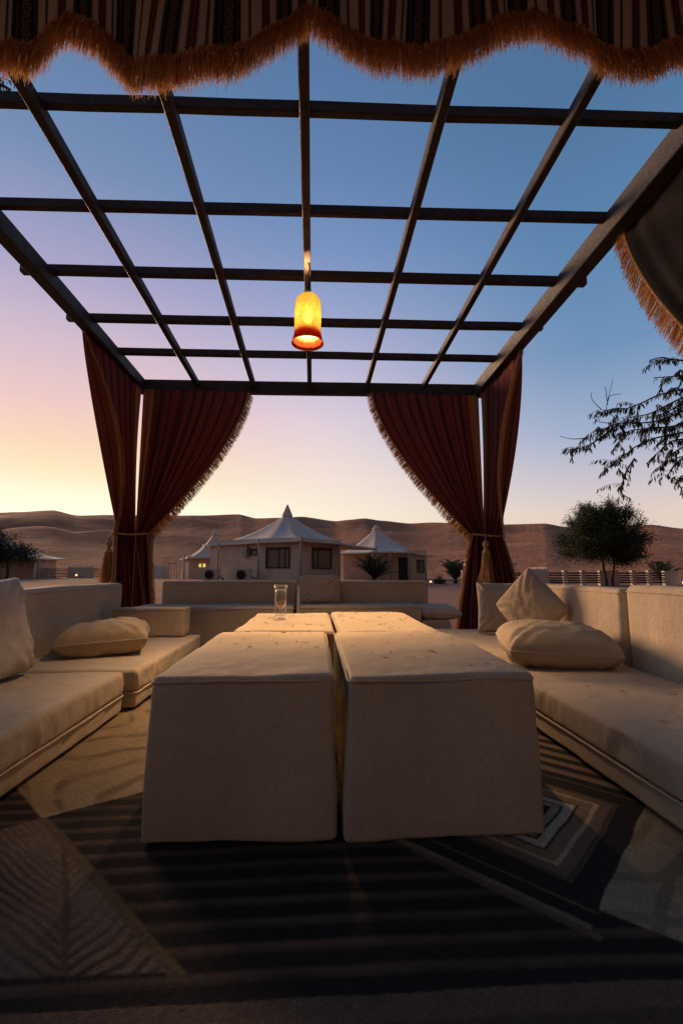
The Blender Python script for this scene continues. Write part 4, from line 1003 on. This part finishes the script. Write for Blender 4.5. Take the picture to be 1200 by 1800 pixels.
def crown_tree(label, base, trunks, clumps, n, sx, sz, ln, wd, seed, leafm='leaf', spray=0, cat='tree', name='acacia_tree'):
    R = random.Random(seed); t = thing(name, label, cat, base)
    B = Vector(base); top = []
    for (dx0, h, dx1, r) in trunks:
        pts = [B+Vector((dx0+(dx1-dx0)*f+.04*math.sin(f*7+dx0*9), .05*math.sin(f*5+dx1), -.1+(h+.1)*f)) for f in np.linspace(0, 1, 9)]
        obj('trunk', tube([tuple(p) for p in pts], [r*(1-.45*f) for f in np.linspace(0, 1, 9)], 9), M['bark'], t); top.append(pts[-1])
    G = []; V, F = [], []
    for c in clumps:
        q = B+Vector(c); s = min(top, key=lambda a: (a-q).length)
        mid = s.lerp(q, .5)+Vector((R.uniform(-.15, .15), R.uniform(-.15, .15), .12))
        G.append(tube([tuple(s), tuple(mid), tuple(q)], [.035, .02, .008], 5))
        leaves(V, F, q, n, sx, sz, ln, wd, R)
        for _ in range(spray):       # wispy outward sprays
            d = (q-B-Vector((0, 0, 1.9))).normalized(); d = (d+Vector((R.gauss(0, .35), R.gauss(0, .35), R.gauss(.25, .3)))).normalized()
            L = R.uniform(.3, .75); G.append(tube([tuple(q), tuple(q+d*L*.6+Vector((0, 0, .03))), tuple(q+d*L)], [.006, .005, .003], 4))
            for k in range(16): leaves(V, F, q+d*L*(k/15), 3, .035, .03, ln*.6, wd*.7, R)
    obj('limbs', join(G), M['bark'], t)
    obj('crown', (V, F), M[leafm], t, smooth=False)
    return t
R = random.Random(21)
cl = []
while len(cl) < 62:
    x, y, z = R.uniform(-2.3, 2.1), R.uniform(-1.7, 1.7), R.uniform(1.25, 3.2)
    if ((x+.05)/2.1)**2+(y/1.7)**2+((z-2.05)/.85)**2 < 1: cl.append((x, y, z))
while len(cl) < 112:
    x, y, z = R.triangular(-1.7, 1.7, 0), R.uniform(-1.3, 1.3), R.uniform(2.4, 4.15)
    if ((x+.05)/1.75)**2+(y/1.3)**2+((z-3.0)/1.25)**2 < 1 : cl.append((x, y, z))
crown_tree('bushy acacia tree on two thin trunks before the fence and dunes', (15.05, 23.0, 0), [(.0, 1.7, -.12, .085), (.36, 1.6, .44, .075)], cl, 620, .31, .21, .105, .021, 5, 'leaf', 9)
R = random.Random(5)
cl = [(min(1.6, R.gauss(-1.2, 1.5)), R.gauss(0, 1.0), 2.0+abs(R.gauss(0, 1.2))) for _ in range(60)]
cl = [c for c in cl if c[2] < 4.6-.75*max(0, c[0]+1)]
crown_tree('dark tree behind the low lodge at the far left edge', (-29.6, 46.0, 0), [(0, 2.0, .1, .15)], cl, 260, .45, .35, .22, .05, 6, 'leaf_dark', 0, 'tree', 'dark_tree')

def palm(label, x, y, h, spread, n, seed):
    t = thing('palm_bush', label, 'palm', (x, y, 0), 'low palms growing before the lodges'); R = random.Random(seed)
    obj('stump', tube([(x, y, -.1), (x, y, .15), (x, y, .3)], [.16, .15, .1], 9), M['bark'], t)
    for k in range(n):
        a = 2*math.pi*k/n+R.uniform(-.2, .2); up = R.uniform(.35, 1.25); L = h*R.uniform(.8, 1.1)
        rad = Vector((math.cos(a), math.sin(a), 0)); V, F = [], []; P = []
        for i in range(13):
            f = i/12; e = up-f*f*.9
            P.append(Vector((x, y, .25))+rad*(L*spread*f*math.cos(up)*1.0+L*.12*f)+Vector((0, 0, L*math.sin(up)*(f-.42*f*f)*1.25)))
        for i in range(1, 13):
            tg = (P[i]-P[i-1]).normalized(); sd = tg.cross(Vector((0, 0, 1))).normalized()
            for s in (-1, 1):
                for jj in (0, .5):
                    c = P[i-1].lerp(P[i], jj); ll = .36*h/1.8*math.sin(math.pi*(.15+.8*i/12)); dd = (sd*s+tg*.8+Vector((0, 0, .25))).normalized(); b = len(V); w_ = tg*.022
                    V += [tuple(c-w_), tuple(c+dd*ll*.5-w_*1.4), tuple(c+dd*ll), tuple(c+dd*ll*.5+w_*1.4)]; F.append((b, b+1, b+2, b+3))
        g = tube([tuple(p) for p in P], [.018*(1-.8*i/12) for i in range(13)], 4)
        obj('frond', join([(V, F), g]), M['palm'], t, smooth=False)
palm('spiky palm bush before the doorway of the right-hand lodge', 4.0, 31.0, 2.2, .95, 40, 1)
palm('palm bush left of the right curtain, by the rail fence', 8.65, 28.0, 1.75, .7, 30, 2)
palm('palm bush at the right edge behind the white wall panel', 19.95, 25.4, 1.7, .7, 16, 3)
def shrub(label, x, y, s, seed):
    t = thing('desert_shrub', label, 'shrub', (x, y, 0)); R = random.Random(seed); V, F = [], []
    for k in range(14):
        c = (x+R.gauss(0, s*.4), y+R.gauss(0, s*.4), abs(R.gauss(s*.35, s*.2))); leaves(V, F, c, 60, s*.16, s*.12, .09, .02, R)
    obj('foliage', (V, F), M['leaf_dark'], t, smooth=False)
    obj('stems', join([tube([(x, y, -.05), (x+R.gauss(0, s*.3), y+R.gauss(0, s*.3), s*.5)], .012, 5) for _ in range(7)]), M['bark'], t)
shrub('low dark shrub beside the garden light right of the benches', 7.45, 27.2, .5, 3)

# overhanging branches at the right edge : a tree whose trunk stands just outside the picture
PATHS = [
 [(4.4,5.0,2.97),(4.24,5.0,2.93),(4.05,5.0,2.87),(3.86,5.0,2.78),(3.67,5.0,2.71),(3.53,5.0,2.71),(3.29,5.0,2.63)],
 [(4.61,5.25,2.97),(4.39,5.25,2.86),(4.14,5.25,2.74),(3.93,5.25,2.7),(3.77,5.25,2.64)],
 [(4.29,4.9,2.66),(4.0,4.9,2.54),(3.76,4.9,2.5),(3.5,4.9,2.49),(3.28,4.9,2.4),(3.13,4.9,2.31)],
 [(3.5,4.9,2.49),(3.24,4.9,2.3),(3.06,4.9,2.2),(2.83,4.9,2.16)],
 [(4.62,5.3,2.63),(4.32,5.3,2.58),(3.9,5.3,2.53),(3.77,5.3,2.39),(3.64,5.3,2.25)],
 [(4.35,5.0,2.43),(3.99,5.0,2.35),(3.74,5.0,2.24),(3.61,5.0,2.14),(3.43,5.0,2.02),(3.29,5.0,1.91)],
 [(3.72,5.0,2.1),(3.61,5.0,1.95),(3.55,5.0,1.8),(3.53,5.0,1.69),(3.64,5.0,1.62)],
 [(4.5,5.2,2.31),(4.29,5.2,2.17),(4.2,5.2,2.03)],
 [(4.4,5.1,2.14),(4.28,5.1,2.05),(4.17,5.1,1.9)],
 [(4.26,4.8,3.23),(4.11,4.8,3.24),(4.0,4.8,3.26),(3.85,4.8,3.22)],
 [(4.42,5.0,3.14),(4.25,5.0,3.12),(4.04,5.0,3.1)],
 [(4.56,5.15,3.27),(4.48,5.15,3.06),(4.37,5.15,3.04)],
 [(4.21,4.85,2.3),(4.07,4.85,2.27),(3.92,4.85,2.16),(3.74,4.85,2.0)],
 [(4.45,5.1,2.6),(4.3,5.1,2.53),(4.01,5.1,2.51),(3.86,5.1,2.42)],
 [(4.47,5.2,1.95),(4.42,5.2,1.92),(4.39,5.2,1.85)],
 [(4.3,4.9,2.78),(4.15,4.9,2.67),(3.98,4.9,2.6)],
 [(4.6,5.1,2.85),(4.35,5.1,2.72),(4.1,5.1,2.62)], [(4.6,5.0,2.5),(4.3,5.0,2.42),(4.1,5.0,2.36)], [(4.7,5.2,2.2),(4.45,5.2,2.18),(4.25,5.2,2.1)]]
TW = [[(3.54,4.95,2.54),(3.41,4.95,2.64),(3.4,4.95,2.73),(3.5,4.95,3.05)],[(3.48,4.95,2.51),(3.3,4.95,2.52),(3.17,4.95,2.61)],[(3.33,4.95,2.67),(3.23,4.95,2.78),(3.22,4.95,2.88)],
 [(3.42,4.95,2.78),(3.45,4.95,2.84),(3.59,4.95,2.87)],[(3.1,4.95,2.32),(2.95,4.95,2.31),(2.81,4.95,2.34)],[(3.41,4.95,2.73),(3.4,4.95,2.92),(3.4,4.95,2.95)]]
def smooth_path(p, n=6):
    P = [Vector(q) for q in p]; out = []
    for i in range(len(P)-1):
        a, b, c, d_ = P[max(0, i-1)], P[i], P[i+1], P[min(len(P)-1, i+2)]
        for k in range(n):
            t = k/n; out.append(.5*((2*b)+(c-a)*t+(2*a-5*b+4*c-d_)*t*t+(3*b-a-3*c+d_)*t**3))
    out.append(P[-1]); return out
def hanging_leaves(V, F, path, gap, ln, R, skip=.0):
    P = smooth_path(path, 6); s = 0
    for i in range(len(P)-1):
        seg = P[i+1]-P[i]; n = max(1, int(seg.length/gap))
        for k in range(n):
            if R.random() < skip: continue
            c = P[i]+seg*(k/n); tg = seg.normalized(); f = (i+k/n)/(len(P)-1)
            for _ in range(2):
                d = (tg*R.uniform(-.1, .55)+Vector((R.gauss(0, .35), R.gauss(0, .35), -1))).normalized(); L = ln*R.uniform(.55, 1.15); sd = d.cross(Vector((R.gauss(0, 1), R.gauss(0, 1), .1))).normalized(); w_ = L*R.uniform(.075, .13); b = len(V)
                bend = tg*R.uniform(-.2, .25)*L
                V += [tuple(c), tuple(c+d*L*.35-sd*w_), tuple(c+d*L*.35+sd*w_), tuple(c+d*L*.75+bend*.5-sd*w_*.8), tuple(c+d*L*.75+bend*.5+sd*w_*.8), tuple(c+d*L+bend)]
                F += [(b, b+1, b+2), (b+1, b+3, b+4, b+2), (b+3, b+5, b+4)]
def overhang():
    t = thing('overhanging_tree', 'feathery tree reaching in from the right edge with drooping leaves', 'tree', (6.6, 5.3, 0)); R = random.Random(8)
    obj('trunk', tube([(6.6, 5.3, -.1), (6.55, 5.25, .9), (6.4, 5.2, 1.7), (6.45, 5.2, 2.4), (6.3, 5.15, 3.3)], [.16, .14, .12, .10, .06], 12), M['bark'], t)
    G, V, F = [], [], []
    for i, p in enumerate(PATHS):
        q = smooth_path(p); n = len(q)
        G.append(tube([tuple(a) for a in q], [.010*(1-.75*k/n)+.0015 for k in range(n)], 5))
        if p[0][0] > 4.2:
            G.append(tube([(6.42, 5.2, p[0][2]*.7+.55), (5.4, 5.15, p[0][2]+.12), p[0]], [.045, .022, .009], 6))
            ex = [(5.6, 5.15, p[0][2]+.13), (5.0, 5.1, p[0][2]+.08), p[0]]; hanging_leaves(V, F, ex, .028, .085, R)
        hanging_leaves(V, F, p, .022, .080, R, .18)
        for k in range(2, n-1, 2):
            if R.random() < .72:
                d = Vector((R.uniform(-.9, .15), R.uniform(-.5, .5), R.uniform(-.55, .30))).normalized(); L = R.uniform(.10, .30)
                st = [tuple(q[k]), tuple(q[k]+d*L*.5+Vector((0, 0, .012))), tuple(q[k]+d*L-Vector((0, 0, .03)))]
                G.append(tube([tuple(a) for a in smooth_path(st, 3)], [.003-.0003*z for z in range(7)], 4)); hanging_leaves(V, F, st, .021, .072, R, .15)
    for p in TW:
        q = smooth_path(p); G.append(tube([tuple(a) for a in q], [.006*(1-.6*k/len(q)) for k in range(len(q))], 4))
    obj('branches', join(G), M['bark'], t)
    obj('foliage', (V, F), M['leaf_dark'], t, smooth=False, kind='stuff')
overhang()
def corner_twig():
    t = thing('leaning_tree', 'leafy twig tip of a tree reaching in at the top left above the pergola', 'tree', (-5.2, 3.4, 0)); R = random.Random(4)
    obj('trunk', tube([(-5.2, 3.4, -.1), (-5.1, 3.4, 1.6), (-4.8, 3.35, 3.2), (-4.3, 3.3, 4.6)], [.13, .11, .08, .04], 10), M['bark'], t)
    main = [(-4.3, 3.3, 4.6), (-3.6, 3.25, 4.75), (-2.9, 3.2, 4.64), (-2.5, 3.2, 4.53), (-2.36, 3.2, 4.47)]
    subs = [[(-2.6, 3.2, 4.56), (-2.45, 3.2, 4.57), (-2.33, 3.2, 4.53)], [(-2.55, 3.2, 4.54), (-2.45, 3.2, 4.45), (-2.36, 3.2, 4.40)], [(-3.1, 3.2, 4.68), (-2.8, 3.2, 4.5), (-2.6, 3.2, 4.42)]]
    obj('branches', join([tube([tuple(a) for a in smooth_path(main)], [.035*(1-k/26)+.003 for k in range(25)], 6)]+[tube([tuple(a) for a in smooth_path(s)], .004, 4) for s in subs]), M['bark'], t)
    V, F = [], []
    for s in [main]+subs: hanging_leaves(V, F, s, .05, .07, R, .3)
    obj('foliage', (V, F), M['leaf_dark'], t, smooth=False, kind='stuff')
corner_twig()
